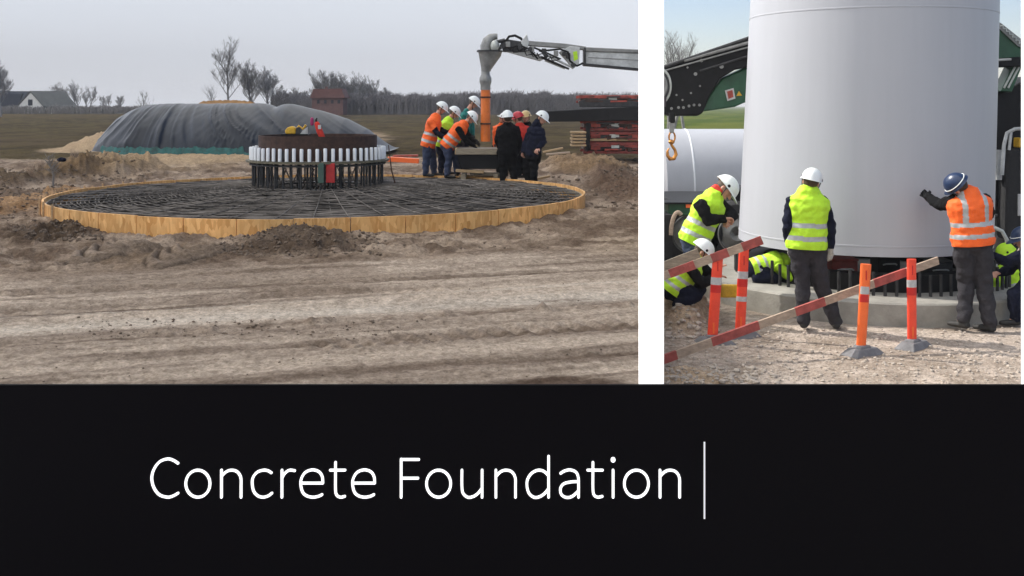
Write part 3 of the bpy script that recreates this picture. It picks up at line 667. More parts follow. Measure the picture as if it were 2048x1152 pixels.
    if helmet:
        hc = hd + hu * .045 * s; prof = []
        hm = MB(); n_ = 28; vs = []; rings = 9
        for i in range(rings + 1):
            th = math.radians(4 + 92 * i / rings)
            for k in range(n_):
                a = 2 * math.pi * k / n_; fr = max(0, math.sin(a)); bl = (i / rings) ** 6
                ridge = 1 + .035 * math.exp(-((math.cos(a)) / .22) ** 2) * math.sin(th)
                vs.append(hc + HB @ Vector((.108 * math.sin(th) * math.cos(a) * ridge, (.130 + .012 * bl) * math.sin(th) * math.sin(a) * ridge - .005, .112 * math.cos(th) * ridge)) * s)
        # brim
        for rr_, dz in ((1.10, -.02), (1.12, -.026), (1.0, -.028)):
            for k in range(n_):
                a = 2 * math.pi * k / n_; fr = max(0, math.sin(a)) ** 2.0
                vs.append(hc + HB @ Vector((.108 * math.cos(a) * rr_, (.135 + (.055 * fr if rr_ > 1.05 else 0)) * math.sin(a) * rr_ - .005, dz - (.012 * fr if rr_ > 1.05 else 0))) * s)
        R = rings + 4; fs = [(i * n_ + k, i * n_ + (k + 1) % n_, (i + 1) * n_ + (k + 1) % n_, (i + 1) * n_ + k) for i in range(R - 1) for k in range(n_)] + [tuple(range(n_))]
        hm.add(vs, fs); ho = hm.build('helmet', helmet, r, True)
        if helmet == 'helmet_blue':
            st = MB()
            for zz_, rr_ in ((.012, 1.0),):
                st.tube([hc + HB @ Vector((.110 * rr_ * math.cos(a), .137 * rr_ * math.sin(a) - .005, zz_)) * s for a in [2 * math.pi * k / 28 for k in range(29)]], .005 * s, 6, cap=None)
            st.build('helmet_stripe', 'helmet_white', ho, True)
        for q in (-1, 1):
            MB().ell(hc + HB @ Vector((.104 * q, .02, .0)) * s, (.012 * s, .018 * s, .018 * s), HB, 8, 5).build('vent_clip', 'black_paint', ho)
        sb = MB()
        sb.tube([hc + HB @ Vector((-.098, .02, -.03)) * s, hd + HB @ Vector((-.085, .04, -.06)) * s, hd + HB @ Vector((0, .065, -.115)) * s, hd + HB @ Vector((.085, .04, -.06)) * s, hc + HB @ Vector((.098, .02, -.03)) * s], .006 * s, 6)
        sb.build('chin_strap', 'black_paint', ho)
    return r
GLp = 'workers gathered round the concrete hopper'
# left site
person('worker in orange hi-vis jacket and white helmet, farthest left of the group by the hopper', 23.3,
       dict(pel=(857, 285), neck=(872, 233), head=(883, 217), shL=(866, 242, .2), shR=(860, 243, -.2), elL=(884, 262, .22), elR=(874, 266, -.25), haL=(902, 270, .15), haR=(893, 278, -.2),
            knL=(866, 316, .12), knR=(853, 317, -.1), anL=(868, 344, .16), anR=(851, 345, -.1)), (1, -.15, -.45), .93, 'orange_vest', 'jeans', 'orange_vest', sleeve='navy', gloves='boot', group=GLp)
person('worker in lime yellow vest bending between the two orange vests', 23.9,
       dict(pel=(884, 285), neck=(897, 240), head=(908, 226), shL=(896, 246, .2), shR=(890, 248, -.2), elL=(908, 266, .2), elR=(900, 270, -.22), haL=(926, 276, .15), haR=(918, 282, -.2),
            knL=(893, 314, .1), knR=(884, 315, -.1), anL=(894, 341, .12), anR=(882, 343, -.1)), (1, -.1, -.55), .93, 'yellow_vest', 'navy', 'yellow_vest', sleeve='black_cloth', gloves='boot', group=GLp)
person('worker in orange vest with black sleeves bent deep over the hopper', 23.0,
       dict(pel=(897, 287), neck=(928, 248), head=(942, 236), shL=(926, 252, .2), shR=(916, 257, -.2), elL=(938, 274, .2), elR=(930, 279, -.25), haL=(952, 284, .1), haR=(947, 291, -.15),
            knL=(912, 318, .1), knR=(898, 318, -.1), anL=(915, 346, .15), anR=(894, 348, -.1)), (1, -.3, -.5), .95, 'black_cloth', 'jeans', 'orange_vest', gloves='boot', group=GLp)
person('worker in teal jacket with white helmet half hidden left of the orange pour pipe', 24.6,
       dict(pel=(925, 272), neck=(934, 222), head=(947, 206), shL=(938, 230, .15), shR=(926, 232, -.2), elL=(944, 250, .2), elR=(934, 254, -.2), haL=(945, 268, .1), haR=(938, 272, -.1),
            knL=(930, 306, .1), knR=(922, 306, -.1), anL=(932, 336, .1), anR=(920, 337, -.1)), (1, -.2, -.4), .97, 'teal_cloth', 'navy', None, gloves='boot', group=GLp)
person('worker all in black seen from behind with white helmet, right of the hopper', 22.3,
       dict(pel=(1015, 300), neck=(1016, 249), head=(1015, 236), shL=(1001, 257, .05), shR=(1032, 257, .05), elL=(995, 280, .1), elR=(1039, 281, .05), haL=(1000, 300, .25), haR=(1036, 303, .2),
            knL=(1007, 331, .03), knR=(1025, 331, .03), anL=(1006, 358, 0), anR=(1028, 359, 0)), (-.2, 1, -.5), 1.0, 'black_cloth', 'black_cloth', None, gloves='boot', group=GLp)
person('worker in red jacket and red helmet between the two workers in black', 23.2,
       dict(pel=(1042, 295), neck=(1040, 250), head=(1036, 237), shL=(1027, 256, .05), shR=(1054, 256, .1), elL=(1018, 276, .0), elR=(1059, 276, .1), haL=(1006, 288, -.1), haR=(1056, 296, .05),
            knL=(1036, 322, .03), knR=(1050, 322, .03), anL=(1036, 348, 0), anR=(1052, 348, 0)), (-1, .5, -.5), .93, 'red_cloth', 'black_cloth', None, 'helmet_red', gloves='boot', group=GLp)
person('worker in dark hooded jacket with white helmet looking down, farthest right of the group', 22.0,
       dict(pel=(1066, 303), neck=(1074, 251), head=(1083, 237), shL=(1062, 260, .15), shR=(1082, 261, -.1), elL=(1052, 283, .15), elR=(1087, 284, -.15), haL=(1046, 303, .05), haR=(1077, 296, -.3),
            knL=(1054, 335, .1), knR=(1068, 334, -.05), anL=(1056, 361, .1), anR=(1068, 364, -.1)), (.75, -.65, -.75), 1.0, 'navy', 'black_cloth', None, hood='navy', group=GLp, curl=.9)
person('worker in orange jacket mostly hidden behind the black-clad worker by the hopper', 23.5,
       dict(pel=(1002, 292), neck=(1003, 250), head=(1008, 238), shL=(992, 255, .05), shR=(1014, 256, .1), elL=(990, 276, .0), elR=(1018, 276, .1), haL=(990, 292, -.1), haR=(1016, 294, .05),
            knL=(999, 320, .03), knR=(1010, 320, .03), anL=(999, 346, 0), anR=(1011, 346, 0)), (-.8, -.4, -.5), .9, 'orange_vest', 'black_cloth', None, 'helmet_white', gloves='boot', group=GLp)
person('worker in black with cream helmet between the red jacket and the hooded jacket', 23.4,
       dict(pel=(1056, 294), neck=(1054, 248), head=(1052, 235), shL=(1040, 254, .05), shR=(1066, 254, .1), elL=(1036, 275, .0), elR=(1070, 276, .1), haL=(1040, 292, -.1), haR=(1066, 294, .05),
            knL=(1048, 320, .03), knR=(1061, 320, .03), anL=(1047, 347, 0), anR=(1062, 347, 0)), (-.5, -1, -.6), .93, 'black_cloth', 'black_cloth', None, 'helmet_cream', gloves='boot', group=GLp)
# right site
V = .0105
person('worker in yellow vest and grey trousers standing with back turned before the white tower', 12.1,
       dict(pel=(1613, 480), neck=(1617, 384), head=(1622, 364), shL=(1584, 402, 0), shR=(1644, 402, 0), elL=(1575, 452, -.03), elR=(1660, 448, .0), haL=(1582, 500, .08), haR=(1660, 500, .05),
            knL=(1605, 568, .02), knR=(1640, 566, .06), anL=(1608, 640, -.02), anR=(1672, 641, .10)), (.35, 1, -.12), 1.03, 'navy', 'grey_cloth', 'yellow_vest', gloves='glove_pale', vox=V, hemlen=-.01, curl=.6)
person('worker in orange vest with blue helmet pushing one hand against the white tower', 12.05,
       dict(pel=(1945, 474), neck=(1938, 388), head=(1917, 372), shL=(1912, 402, .05), shR=(1968, 400, .05), elL=(1880, 411, .36), elR=(1978, 428, .40), haL=(1857, 394, .62), haR=(1962, 405, .68),
            knL=(1932, 566, .10), knR=(1968, 566, .02), anL=(1928, 640, .02), anR=(1980, 647, -.05)), (-.55, 1, -.35), 1.06, 'black_cloth', 'grey_cloth', 'orange_vest', 'helmet_blue', gloves='black_cloth', vox=V, stripesv=True, curl=.1, palm=(0.1, 1, .1), hemlen=-.02)
person('worker in yellow vest and jeans leaning forward with clasped hands left of the tower', 13.2,
       dict(pel=(1392, 470), neck=(1428, 393), head=(1449, 378), shL=(1432, 404, .24), shR=(1400, 410, -.24), elL=(1466, 430, .25), elR=(1416, 440, -.32), haL=(1454, 440, -.05), haR=(1446, 438, -.2),
            knL=(1397, 540, .12), knR=(1386, 540, -.12), anL=(1390, 604, .15), anR=(1376, 606, -.12)), (1, -.35, -.45), 1.14, 'black_cloth', 'jeans', 'yellow_vest', hood='red_cloth', vox=V, curl=.9)
person('worker in yellow vest and navy trousers crouching low behind the sand pile', 12.55,
       dict(pel=(1352, 572), neck=(1390, 520), head=(1404, 503), shL=(1398, 528, .2), shR=(1378, 532, -.2), elL=(1424, 555, .2), elR=(1402, 568, -.2), haL=(1436, 540, .1), haR=(1432, 556, -.1),
            knL=(1400, 580, .18), knR=(1392, 590, -.12), anL=(1368, 605, .2), anR=(1355, 610, -.15)), (1, -.05, -.2), .95, 'black_cloth', 'navy', 'yellow_vest', vox=V)
person('worker in yellow vest crouched under the tower edge behind the short anchor bolts', 14.0,
       dict(pel=(1517, 536), neck=(1566, 522), head=(1588, 534), shL=(1572, 528, .2), shR=(1556, 530, -.18), elL=(1592, 552, .2), elR=(1582, 556, -.2), haL=(1600, 562, .1), haR=(1596, 566, -.1),
            knL=(1556, 552, .2), knR=(1548, 556, -.2), anL=(1522, 556, .15), anR=(1514, 558, -.15)), (1, .1, -.5), .95, 'yellow_vest', 'navy', 'yellow_vest', vox=V, ups=(.5, 0, .6))
person('worker in yellow vest and lime helmet kneeling behind the orange-vested worker at right', 13.7,
       dict(pel=(2032, 575), neck=(2020, 526), head=(2012, 508), shL=(2034, 534, .15), shR=(2008, 536, -.15), elL=(2020, 562, .15), elR=(1996, 560, -.2), haL=(2000, 572, .1), haR=(1990, 578, -.1),
            knL=(2004, 596, .12), knR=(1998, 598, -.12), anL=(2036, 608, .12), anR=(2040, 610, -.12)), (-1, -.1, -.4), .9, 'yellow_vest', 'navy', 'yellow_vest', 'yellow_vest', vox=V)
person('worker in dark navy clothes bending in from the right edge with one arm reaching left', 12.5,
       dict(pel=(2064, 560), neck=(2054, 500), head=(2046, 478), shL=(2052, 508, .18), shR=(2042, 512, -.18), elL=(2020, 540, .2), elR=(2015, 524, -.22), haL=(2000, 545, .1), haR=(1990, 512, -.2),
            knL=(2036, 592, .15), knR=(2028, 590, -.12), anL=(2046, 635, .15), anR=(2032, 636, -.12)), (-1, .1, -.3), .95, 'navy', 'navy', None, 'helmet_blue', vox=V)
# ------------------------------------------------------------------ hopper, pump and stacks on the left site
def leftgear():
    D = 22.5
    r = empty('concrete_hopper', P(960, 356, D + .4), 'black steel hopper box with plank rim standing on timbers under the orange pipe', 'hopper')
    MB().prism([(915, 310), (1002, 310), (996, 338), (922, 338)], D, .75).build('tank', 'black_paint', r, False, .02)
    x0, x1 = P(912, 0, D).x, P(1004, 0, D).x
    for (y0, y1, zz, hh) in ((D - .04, D, 306, .08),): MB().box(((x0 + x1) / 2, D - .03, P(0, 303, D).z), (x1 - x0, .05, .13)).build('rim_board', 'grey_timber', r, False, .008)
    MB().box(((x0 + x1) / 2, D + .78, P(0, 303, D).z), (x1 - x0, .05, .13)).build('rim_board', 'grey_timber', r, False, .008)
    for xx in (x0, x1): MB().box((xx, D + .375, P(0, 303, D).z), (.05, .74, .13)).build('rim_board', 'timber', r, False, .008)
    MB().box(((x0 + x1) / 2, D + .38, P(0, 300, D).z), (x1 - x0 - .1, .7, .05)).build('wet_concrete', 'concrete', r)
    for k, (a, b, y) in enumerate(((912, 968, 341), (940, 1000, 346), (918, 1004, 352))):
        m = MB(); m.bar(P(a, y, D + .1 + .2 * k), P(b, y + 3, D + .05 + .2 * k), .14, .06); m.build('support_timber', 'timber' if k != 1 else 'grey_timber', r, False, .006)
    for a in (928, 992): MB().box(P(a, 352, D + .4), (.1, .7, .12)).build('support_timber', 'grey_timber', r, False, .006)
    # pump boom
    D = 22.9; Y = D + .15
    r = empty('concrete_pump', P(1302, 340, D), 'pale grey concrete pump boom with hanging hopper and orange pour pipe', 'pump')
    c = P(980, 0, Y)
    def zz(py): return P(0, py, Y).z
    def rr(w): return w / 2 / F * Y
    MB().tube([P(972, 143, Y), P(972, 138, Y), P(979, 108, Y), P(979.5, 102, Y)], [rr(19), rr(20), rr(46), rr(49)], 28).build('funnel', 'steel', r, True)
    MB().tube([P(979.5, 104, Y), P(979.5, 101, Y)], rr(52), 28).build('funnel_rim', 'dark_steel', r, True)
    cx = P(971, 0, Y).x
    MB().lathe((cx, Y, 0), [(rr(16), zz(140)), (rr(18), zz(150)), (rr(24), zz(156)), (rr(24), zz(164)), (rr(20), zz(170)), (rr(20), zz(180)), (rr(17), zz(180))], 24).build('neck', 'steel', r, True)
    MB().tube([(cx, Y, zz(178)), (cx, Y, zz(283))], rr(19), 20).build('pour_pipe', 'orange_pipe', r, True)
    for py in (193, 246): MB().tube([(cx, Y, zz(py)), (cx, Y, zz(py + 3))], rr(22), 20).build('pipe_band', 'rust', r, True)
    el = [P(974, 104, Y), P(973, 92, Y), P(976, 82, Y), P(983, 75, Y), P(990, 73, Y), P(995, 73, Y)]
    MB().tube(el, [rr(26), rr(25), rr(22), rr(17), rr(13), rr(12)], 16).build('elbow', 'steel', r, True)
    MB().ell(P(990, 92, D), (.10, .10, .13)).build('swivel_joint', 'pale_trim', r, True)
    for i, (a, b) in enumerate((((985, 101), (1003, 95)), ((985, 86), (1010, 80)))): MB().tube([P(*a, D), P(*b, D)], .04, 8).build('link_pin', 'dark_steel', r, True)
    m = MB(); m.prism([(1000, 82), (1012, 78), (1050, 84), (1056, 96), (1046, 104), (1006, 103)], D, .3); m.build('tip_head', 'dark_steel', r, False, .01)
    MB().prism([(1042, 82), (1054, 68), (1058, 84), (1056, 94), (1044, 96)], D - .03, .36).build('tip_bracket', 'pale_steel', r, False, .01)
    MB().tube([P(1012, 82, D), P(1018, 73, D), P(1030, 71, D), P(1042, 77, D), P(1048, 86, D)], .028, 8).build('top_hose', 'black_paint', r, True)
    MB().prism([(1052, 81), (1054, 91), (1128, 96), (1172, 100), (1172, 93), (1130, 87)], D, .25).build('upper_chord', 'steel', r, False, .01)
    MB().prism([(1012, 92), (1008, 102), (1080, 122), (1092, 116), (1050, 98)], D + .02, .22).build('lower_chord', 'pale_steel', r, False, .01)
    for k, (a, b) in enumerate((((1085, 106), (1142, 134)), ((1082, 114), (1138, 138)), ((1090, 120), (1130, 137)), ((1078, 100), (1120, 118)))):
        MB().tube([P(*a, D - .04 + .06 * k), P(*b, D - .04 + .06 * k)], [.03, .022], 8).build('ram', 'dark_steel' if k % 2 else 'pale_steel', r, True)
    MB().prism([(1118, 104), (1140, 92), (1160, 94), (1158, 128), (1146, 138), (1134, 122)], D - .04, .3).build('knuckle_plate', 'pale_steel', r, False, .01)
    MB().prism([(1146, 104), (1154, 102), (1156, 118), (1148, 122)], D - .05, .008).build('warning_label', 'yellow_vest', r)
    MB().tube([P(1060, 92, D - .06), P(1085, 102, D - .08), (P(1120, 98, D - .08)), P(1136, 104, D - .1), P(1140, 122, D - .1), P(1154, 132, D - .06), P(1166, 126, D - .05)], .022, 8).build('hydraulic_hose', 'black_paint', r, True)
    MB().tube([P(1000, 90, D - .05), P(1022, 96, D - .08), P(1040, 90, D - .06), P(1060, 100, D - .08), P(1076, 118, D - .05)], .02, 8).build('hydraulic_hose', 'black_paint', r, True)
    rnd = random.Random(2)
    for k in range(7):
        x = 1022 + 13 * k; y = 93 + 3.2 * k
        MB().tube([P(x, y, D - .1), P(x + 5, y + 9 + rnd.uniform(-2, 3), D - .13), P(x + 14, y + 8 + rnd.uniform(-2, 3), D - .13), P(x + 22, y + 5, D - .1)], .013, 6).build('hydraulic_hose', 'black_paint', r, True)
    for k in range(6): MB().box(P(1016 + 24 * k, 89 + 4.5 * k, D - .07), (.10, .06, .12)).build('hose_clamp', 'dark_steel' if k % 2 else 'steel', r, False, .01)
    for x, y in ((1128, 108), (1146, 130), (1092, 112), (1060, 98), (1006, 92)): MB().tube([P(x, y, D - .12), P(x, y, D + .4)], .05, 12).build('hinge_pin', 'dark_steel', r, True)
    MB().prism([(1168, 102), (1302, 108), (1302, 140), (1168, 128)], D, .36).build('boom_section', 'pale_steel', r, False, .02)
    MB().prism([(1170, 94), (1170, 103), (1302, 107), (1302, 100)], D - .03, .2).build('delivery_pipe', 'steel', r, False, .02)
    MB().prism([(1166, 126), (1168, 131), (1302, 143), (1302, 139)], D - .02, .38).build('lower_rail', 'dark_steel', r)
    MB().prism([(1176, 114), (1302, 121), (1302, 122.5), (1176, 115.5)], D - .008, .006).build('boom_crease', 'steel', r)
    MB().prism([(1168, 95), (1172, 95), (1172, 130), (1168, 130)], D - .035, .44).build('boom_collar', 'dark_steel', r)
    px, py_ = P(1302, 100, D + .2).x, D + .2
    MB().tube([(px, py_, gz(px, py_) - .6), (px, py_, P(0, 96, D).z)], .17, 16).build('mast', 'pale_steel', r, True)
    # steel frame stack
    D = 33.5
    grp = 'red steel frames in the stack'
    r0 = (1166, 1302)
    rows = [(308, 284, 'dark_red'), (283, 263, 'dark_red'), (262, 241, 'dark_red'), (207, 190, 'red_paint')]
    lab = ['bottom muddy dark red steel frame of the stack', 'second dark red steel frame up in the stack', 'red steel frame just under the long black beam', 'topmost rusty red steel frame lying above the black beams']
    for i, (yb, yt, mt) in enumerate(rows):
        o = empty('stacked_trestle', P(1234, yb, D + 1), lab[i], 'steel frame', grp)
        x0, x1 = P(r0[0] + (0 if i < 3 else -8), 0, D).x, P(1300, 0, D).x; zb, zt = P(0, yb, D).z, P(0, yt, D).z; h = zt - zb
        for yy in (D, D + 1.5):
            MB().bar((x0, yy, zt - .06), (x1, yy, zt - .06 ), .12, .10).build('rail', mt, o, False, .01)
            MB().bar((x0, yy, zb + .06), (x1, yy, zb + .05 ), .12, .08).build('rail', mt if i != 1 else 'timber', o, False, .01)
        for k in range(7):
            xx = x0 + .08 + (x1 - x0 - .16) * k / 6
            MB().box((xx, D + .03, (zb + zt) / 2), (.09, .09, h * .98)).build('upright', mt if k % 3 else 'rust', o)
            MB().bar((xx, D + .05 + .1 * (k % 2), zb + h * .35), (xx + .5, D + .1, zb + h * .75), .3, .12).build('brace', 'dark_steel' if k % 2 else 'rust', o)
            if k % 2 == 0: MB().bar((xx, D, zb + h * .5), (xx, D + 1.5, zb + h * .5), .1, .08).build('cross_bar', 'rust', o)
        MB().box(((x0 + x1) / 2 + .1, D + .8, (zb + zt) / 2), (x1 - x0 - .3, .9, h * .7)).build('packed_bars', 'rust', o, False, .03)
        rs_ = random.Random(i)
        for k in range(6):
            xx = x0 + rs_.uniform(-.25, 1.6); zz2 = zb + h * rs_.uniform(.2, .8)
            MB().bar((xx, D - .1, zz2), (xx + rs_.uniform(.3, .6), D - .12, zz2 + rs_.uniform(-.06, .06)), .06, .05).build('bar_end', rs_.choice(['rust', 'dark_steel', 'red_paint', 'dark_red']), o)
        for k in (1, 3, 5):
            xx = x0 + .1 + (x1 - x0 - .2) * k / 6.5; MB().box((xx, D - .06, zb + h * .55), (.3, .05, h * .35)).build('gusset', 'red_paint' if k != 3 else 'pale_trim', o)
    for i, (a, b, c, d, e, lb) in enumerate(((1080, 223, 1302, 212, 21, 'long black steel beam projecting left from the stack above the workers'),)):
        o = MB(); o.prism([(a, b), (c, d), (c, d + 29), (a, b + e)], D - .3, .4); o = o.build('steel_beam', 'black_paint', None, False, .02); tagp(o, lb, 'beam', 'black steel beams')
    o = MB().prism([(1158, 202), (1180, 196), (1302, 205), (1302, 214), (1160, 214)], D - .12, .5).build('steel_beam', 'dark_steel', None, False, .02); tagp(o, 'short dark steel beam end between the top red frame and the long black beam', 'beam', 'black steel beams')
    o = MB().prism([(1172, 246), (1180, 246), (1180, 300), (1172, 300)], D - .2, .15).build('steel_post', 'black_paint', None, False, .01); tagp(o, 'dark upright post leaning on the left end of the red steel stack', 'post')
    r = empty('timber_pallet', P(1155, 295, 32.5), 'small stack of pale timber beside the red steel stack', 'pallet')
    for k in range(5):
        MB().box(P(1156, 290 - k * 6.4, 32.5 + .02 * (k % 2)), (.46 - .04 * (k % 2), .8, .055)).build('board', 'timber', r, False, .006)
        if k < 4:
            for q in (1147, 1164): MB().box(P(q, 286.8 - k * 6.4, 32.3), (.07, .1, .036)).build('spacer', 'grey_timber', r)
    for i, (a, b, c, d, D_, lb, mt) in enumerate(((776, 318, 838, 322, 27, 'bright orange bar lying behind the formwork left of the workers', 'orange_pale'), (786, 312, 836, 311, 28.5, 'dull red bar lying behind the bright orange one', 'red_paint'),
                                       (1086, 304, 1126, 296, 31, 'pale plank lying on the soil right of the workers', 'timber'), (1092, 309, 1140, 305, 29.5, 'pale plank nearer the soil heap right of the workers', 'plank_tan'),
                                       (1068, 359, 1100, 352, 24.2, 'short pale plank at the back right rim of the formwork', 'timber'))):
        m = MB(); a_, b_ = P(a, b, D_), P(c, d, D_)
        for q in (a_, b_): q.z = max(q.z, gz(q.x, q.y) + .05)
        m.bar(a_, b_, .22 if i < 2 else .18, .12 if i == 0 else .05); o = m.build(['orange_bar', 'red_bar', 'plank', 'plank', 'plank'][i], mt, None, False, .01); tagp(o, lb, 'bar' if i < 2 else 'plank')
    # thin marker stake by the cage
    o = MB().tube([P(790, 366, 18.6), P(783, 340, 18.6), P(777, 290, 18.6)], [.014, .012, .008], 6).build('marker_stake', 'rust'); tagp(o, 'thin bent rusty rod standing right of the anchor cage', 'rod')
leftgear()
# ------------------------------------------------------------------ trees and houses behind the left site
def tree(name, label, px, ptop, D, base=None, wid=.5, seed=1, kids=5, lev=4, matn='bark', group=None, trunk=.3, lean=0, rr=1.0, cat='tree', stems=1, ground=None):
    rnd = random.Random(seed); b = P(px, 0, D); b.z = gz(b.x, b.y) - .1 if ground is None else ground; H = P(0, ptop, D).z - b.z
    r = empty(name, b, label, cat, group)
    tm, cm = MB(), MB()
    minr = .00006 * D
    def br(p, d, L, rad, l):
        pts = [p]; q = p; dd = d.copy(); seg = 3 if l < 2 else 2
        for i in range(seg + 1):
            dd = (dd + Vector((rnd.uniform(-.16, .16), rnd.uniform(-.16, .16), .05 + rnd.uniform(-.05, .1)))).normalized(); q = q + dd * (L / (seg + 1)); pts.append(q)
        rs = [max(minr, rad * (1 - .5 * i / (len(pts) - 1))) for i in range(len(pts))]
        (tm if l == 0 else cm).tube(pts, rs, 5 if l < 2 else 3, cap=None)
        if l >= lev: return
        n = kids if l else kids + 5
        for k in range(n):
            t = (.35 + .65 * (k + rnd.random()) / n) if l == 0 else (.2 + .8 * (k + rnd.random()) / n)
            f = t * (len(pts) - 1); i = min(int(f), len(pts) - 2); pp = pts[i].lerp(pts[i + 1], f - i)
            a = rnd.uniform(0, 2 * math.pi) if l else 2.4 * k + rnd.random()
            out = Vector((math.cos(a), math.sin(a), 0)); sp = wid * (1.25 - .55 * t) if l == 0 else .62
            nd = (dd * (1 - sp * .55) + out * sp + Vector((0, 0, .28))).normalized()
            br(pp, nd, L * (.56 if l == 0 else .55) * rnd.uniform(.75, 1.15) * (1.15 - .35 * t), rad * .36, l + 1)
    for s_ in range(stems):
        off = Vector((rnd.uniform(-1, 1) * .12 * H * (stems > 1), rnd.uniform(-1, 1) * .1 * H * (stems > 1), 0))
        d0 = Vector((lean + (off.x / H * 3 if stems > 1 else 0), 0, 1)).normalized()
        br(b + off * .4, d0, H * .66 * (1 if s_ == 0 else rnd.uniform(.75, 1)), H * .019 * rr, 0)
    tm.build('trunk', matn, r); cm.build('crown', matn, r)
    return r
tg = 'bare trees on the horizon'
tree('bare_tree', 'tall lone bare tree with round crown left of the leaning one on the horizon', 458, 90, 200, wid=.78, seed=4, lev=4, kids=6, group=tg)
tree('bare_tree', 'wide bare tree with several leaning stems right of the tall lone tree', 503, 120, 205, wid=.7, seed=9, lev=4, kids=5, group=tg, stems=3, matn='bark')
tree('bare_tree', 'bare tree at the right end of the leaning pair behind the covered heap', 536, 138, 215, wid=.7, seed=12, lev=4, kids=6, group=tg, stems=2, matn='bark_pale')
tree('bare_tree', 'small thin bare tree sticking up over the left shoulder of the covered heap', 286, 178, 120, wid=.6, seed=15, lev=3, kids=4, group=tg)
tree('bare_tree', 'small faint tree left of the tall lone tree', 425, 168, 210, wid=.6, seed=16, lev=3, kids=4, group=tg, matn='bark_pale')
tree('bare_tree', 'large bare tree cut by the left edge behind the dark-roofed house', 2, 120, 170, wid=.6, seed=21, lev=4, kids=6, group=tg, stems=2, matn='bark_pale')
for i, (px, pt_, w) in enumerate(((112, 168, 0), (135, 165, 0), (158, 163, 0), (178, 170, 0), (215, 188, 1), (236, 190, 1))):
    tree('bare_tree', ['leftmost of the grey bare trees right of the white gable', 'second grey bare tree right of the white gable', 'tallest grey bare tree right of the white gable', 'rightmost tall grey bare tree before the low gap',
         'low bare tree in the gap left of the covered heap', 'low bare tree nearest the covered heap on its left'][i], px, pt_, 290 + 8 * i, wid=.7, seed=30 + i, lev=4, kids=4, matn='bark_pale', group=tg, stems=2, rr=1.3)
for i, (px, pt_) in enumerate(((645, 140), (668, 146), (690, 152), (712, 150), (735, 156), (600, 172), (760, 172), (572, 172))):
    tree('bare_tree', ['bare tree rising directly behind the red brick house', 'bare tree just right of the red house chimney side', 'dense bare tree right of the red house', 'round-topped bare tree right of the red house', 'rightmost tall bare tree of the clump by the red house',
         'low bare tree left of the red house', 'low bushy tree at the right foot of the clump by the red house', 'low bare tree between the leaning trees and the red house'][i], px, pt_, 250 + 7 * i, wid=.75, seed=50 + i, lev=4, kids=5, matn='bark', group=tg, stems=3, rr=1.3)
def hedge(name, label, x0, x1, ytop, D, seed, n=1500, matn='bark', dep=12, wob=6):
    rnd = random.Random(seed); mb = MB()
    for i in range(n):
        px = rnd.uniform(x0, x1); d = D + rnd.uniform(0, dep); b = P(px, 0, d); b.z = gz(b.x, b.y) - .3
        tp = ytop(px) + wob * (noise.noise(Vector((px * .05, seed, 0))) + rnd.uniform(-.5, .9)); H = P(0, tp, d).z - b.z; H = max(H, .4)
        w = D * .0005; t = Vector((rnd.uniform(-.1, .1) * H, rnd.uniform(-.1, .1) * H, H))
        mb.tube([b, b + t * .6, b + t], [w * 1.1, w * .8, w * .35], 3, cap=None)
        for k in range(3):
            f = rnd.uniform(.2, .95); q = b + t * f; e = Vector((rnd.uniform(-1, 1), rnd.uniform(-1, 1), rnd.uniform(.4, 1.2))) * (H * .22)
            mb.tube([q, q + e], [w * .6, w * .3], 3, cap=None)
    o = mb.build(name, matn); return tagp(o, label, 'woodland', kind='stuff')
hedge('distant_wood', 'dark band of leafless young wood along the far edge of the field', 545, 1310, lambda p: 193 - 4 * (p > 900) + 3 * (p > 1100), 207, 2, 9500, 'wood_far', 30, 6)
hedge('field_hedge', 'low bare hedge line beyond the field left of the covered heap', -80, 300, lambda p: 213, 235, 3, 1500, 'bark', 12, 4)
def house(name, label, parts):
    r = empty(name, (0, 0, 0), label, 'house'); return r
def gable_house(label, D, gx0, gx1, ridge, eave, base, rx1, roofm, wallm, win=True, name='house', sx=0):
    # gable end faces the camera between gx0 and gx1, the long side runs right to rx1 on a skew
    A, B = P(gx0, base, D), P(gx1, base, D); A.z = B.z = gz(A.x, A.y) - .2
    ze, zr = P(0, eave, D).z, P(0, ridge, D).z; w = B.x - A.x; L = P(rx1, 0, D).x - B.x
    r = empty(name, ((A.x + B.x) / 2, D, A.z), label, 'house'); off = Vector((L, w * 1.1, 0))
    a = [Vector((A.x, D, A.z)), Vector((B.x, D, A.z)), Vector((B.x, D, ze)), Vector(((A.x + B.x) / 2, D, zr)), Vector((A.x, D, ze))]
    b = [v + off for v in a]
    m = MB(); m.add(a + b, [(0, 1, 2, 3, 4), (9, 8, 7, 6, 5), (1, 6, 7, 2), (5, 0, 4, 9), (0, 5, 6, 1), (2, 7, 8, 3), (3, 8, 9, 4)]); m.build('wall', wallm, r)
    ov = .25; th = .22; rm = MB()
    for (i, j, sg) in ((2, 3, 1), (4, 3, -1)):
        e, t = a[i], a[j]; dn = (e - t).normalized() * ov * 1.5; u = Vector((0, 0, th)); fr = -off.normalized() * ov
        q = [e + dn + fr, t + fr, t + off - fr, e + dn + off - fr]
        q = [v + Vector((0, 0, .04)) for v in q]
        rm.add(q + [v + u for v in q], [(0, 1, 2, 3), (7, 6, 5, 4), (0, 4, 5, 1), (1, 5, 6, 2), (2, 6, 7, 3), (3, 7, 4, 0)])
    rm.build('roof', roofm, r)
    return r, A, B, ze, zr
r, A, B, ze, zr = gable_house('white gabled farmhouse with grey-green roof at the far left of the field', 240, 36, 88, 184, 213, 224, 128, 'moss_roof', 'plaster')
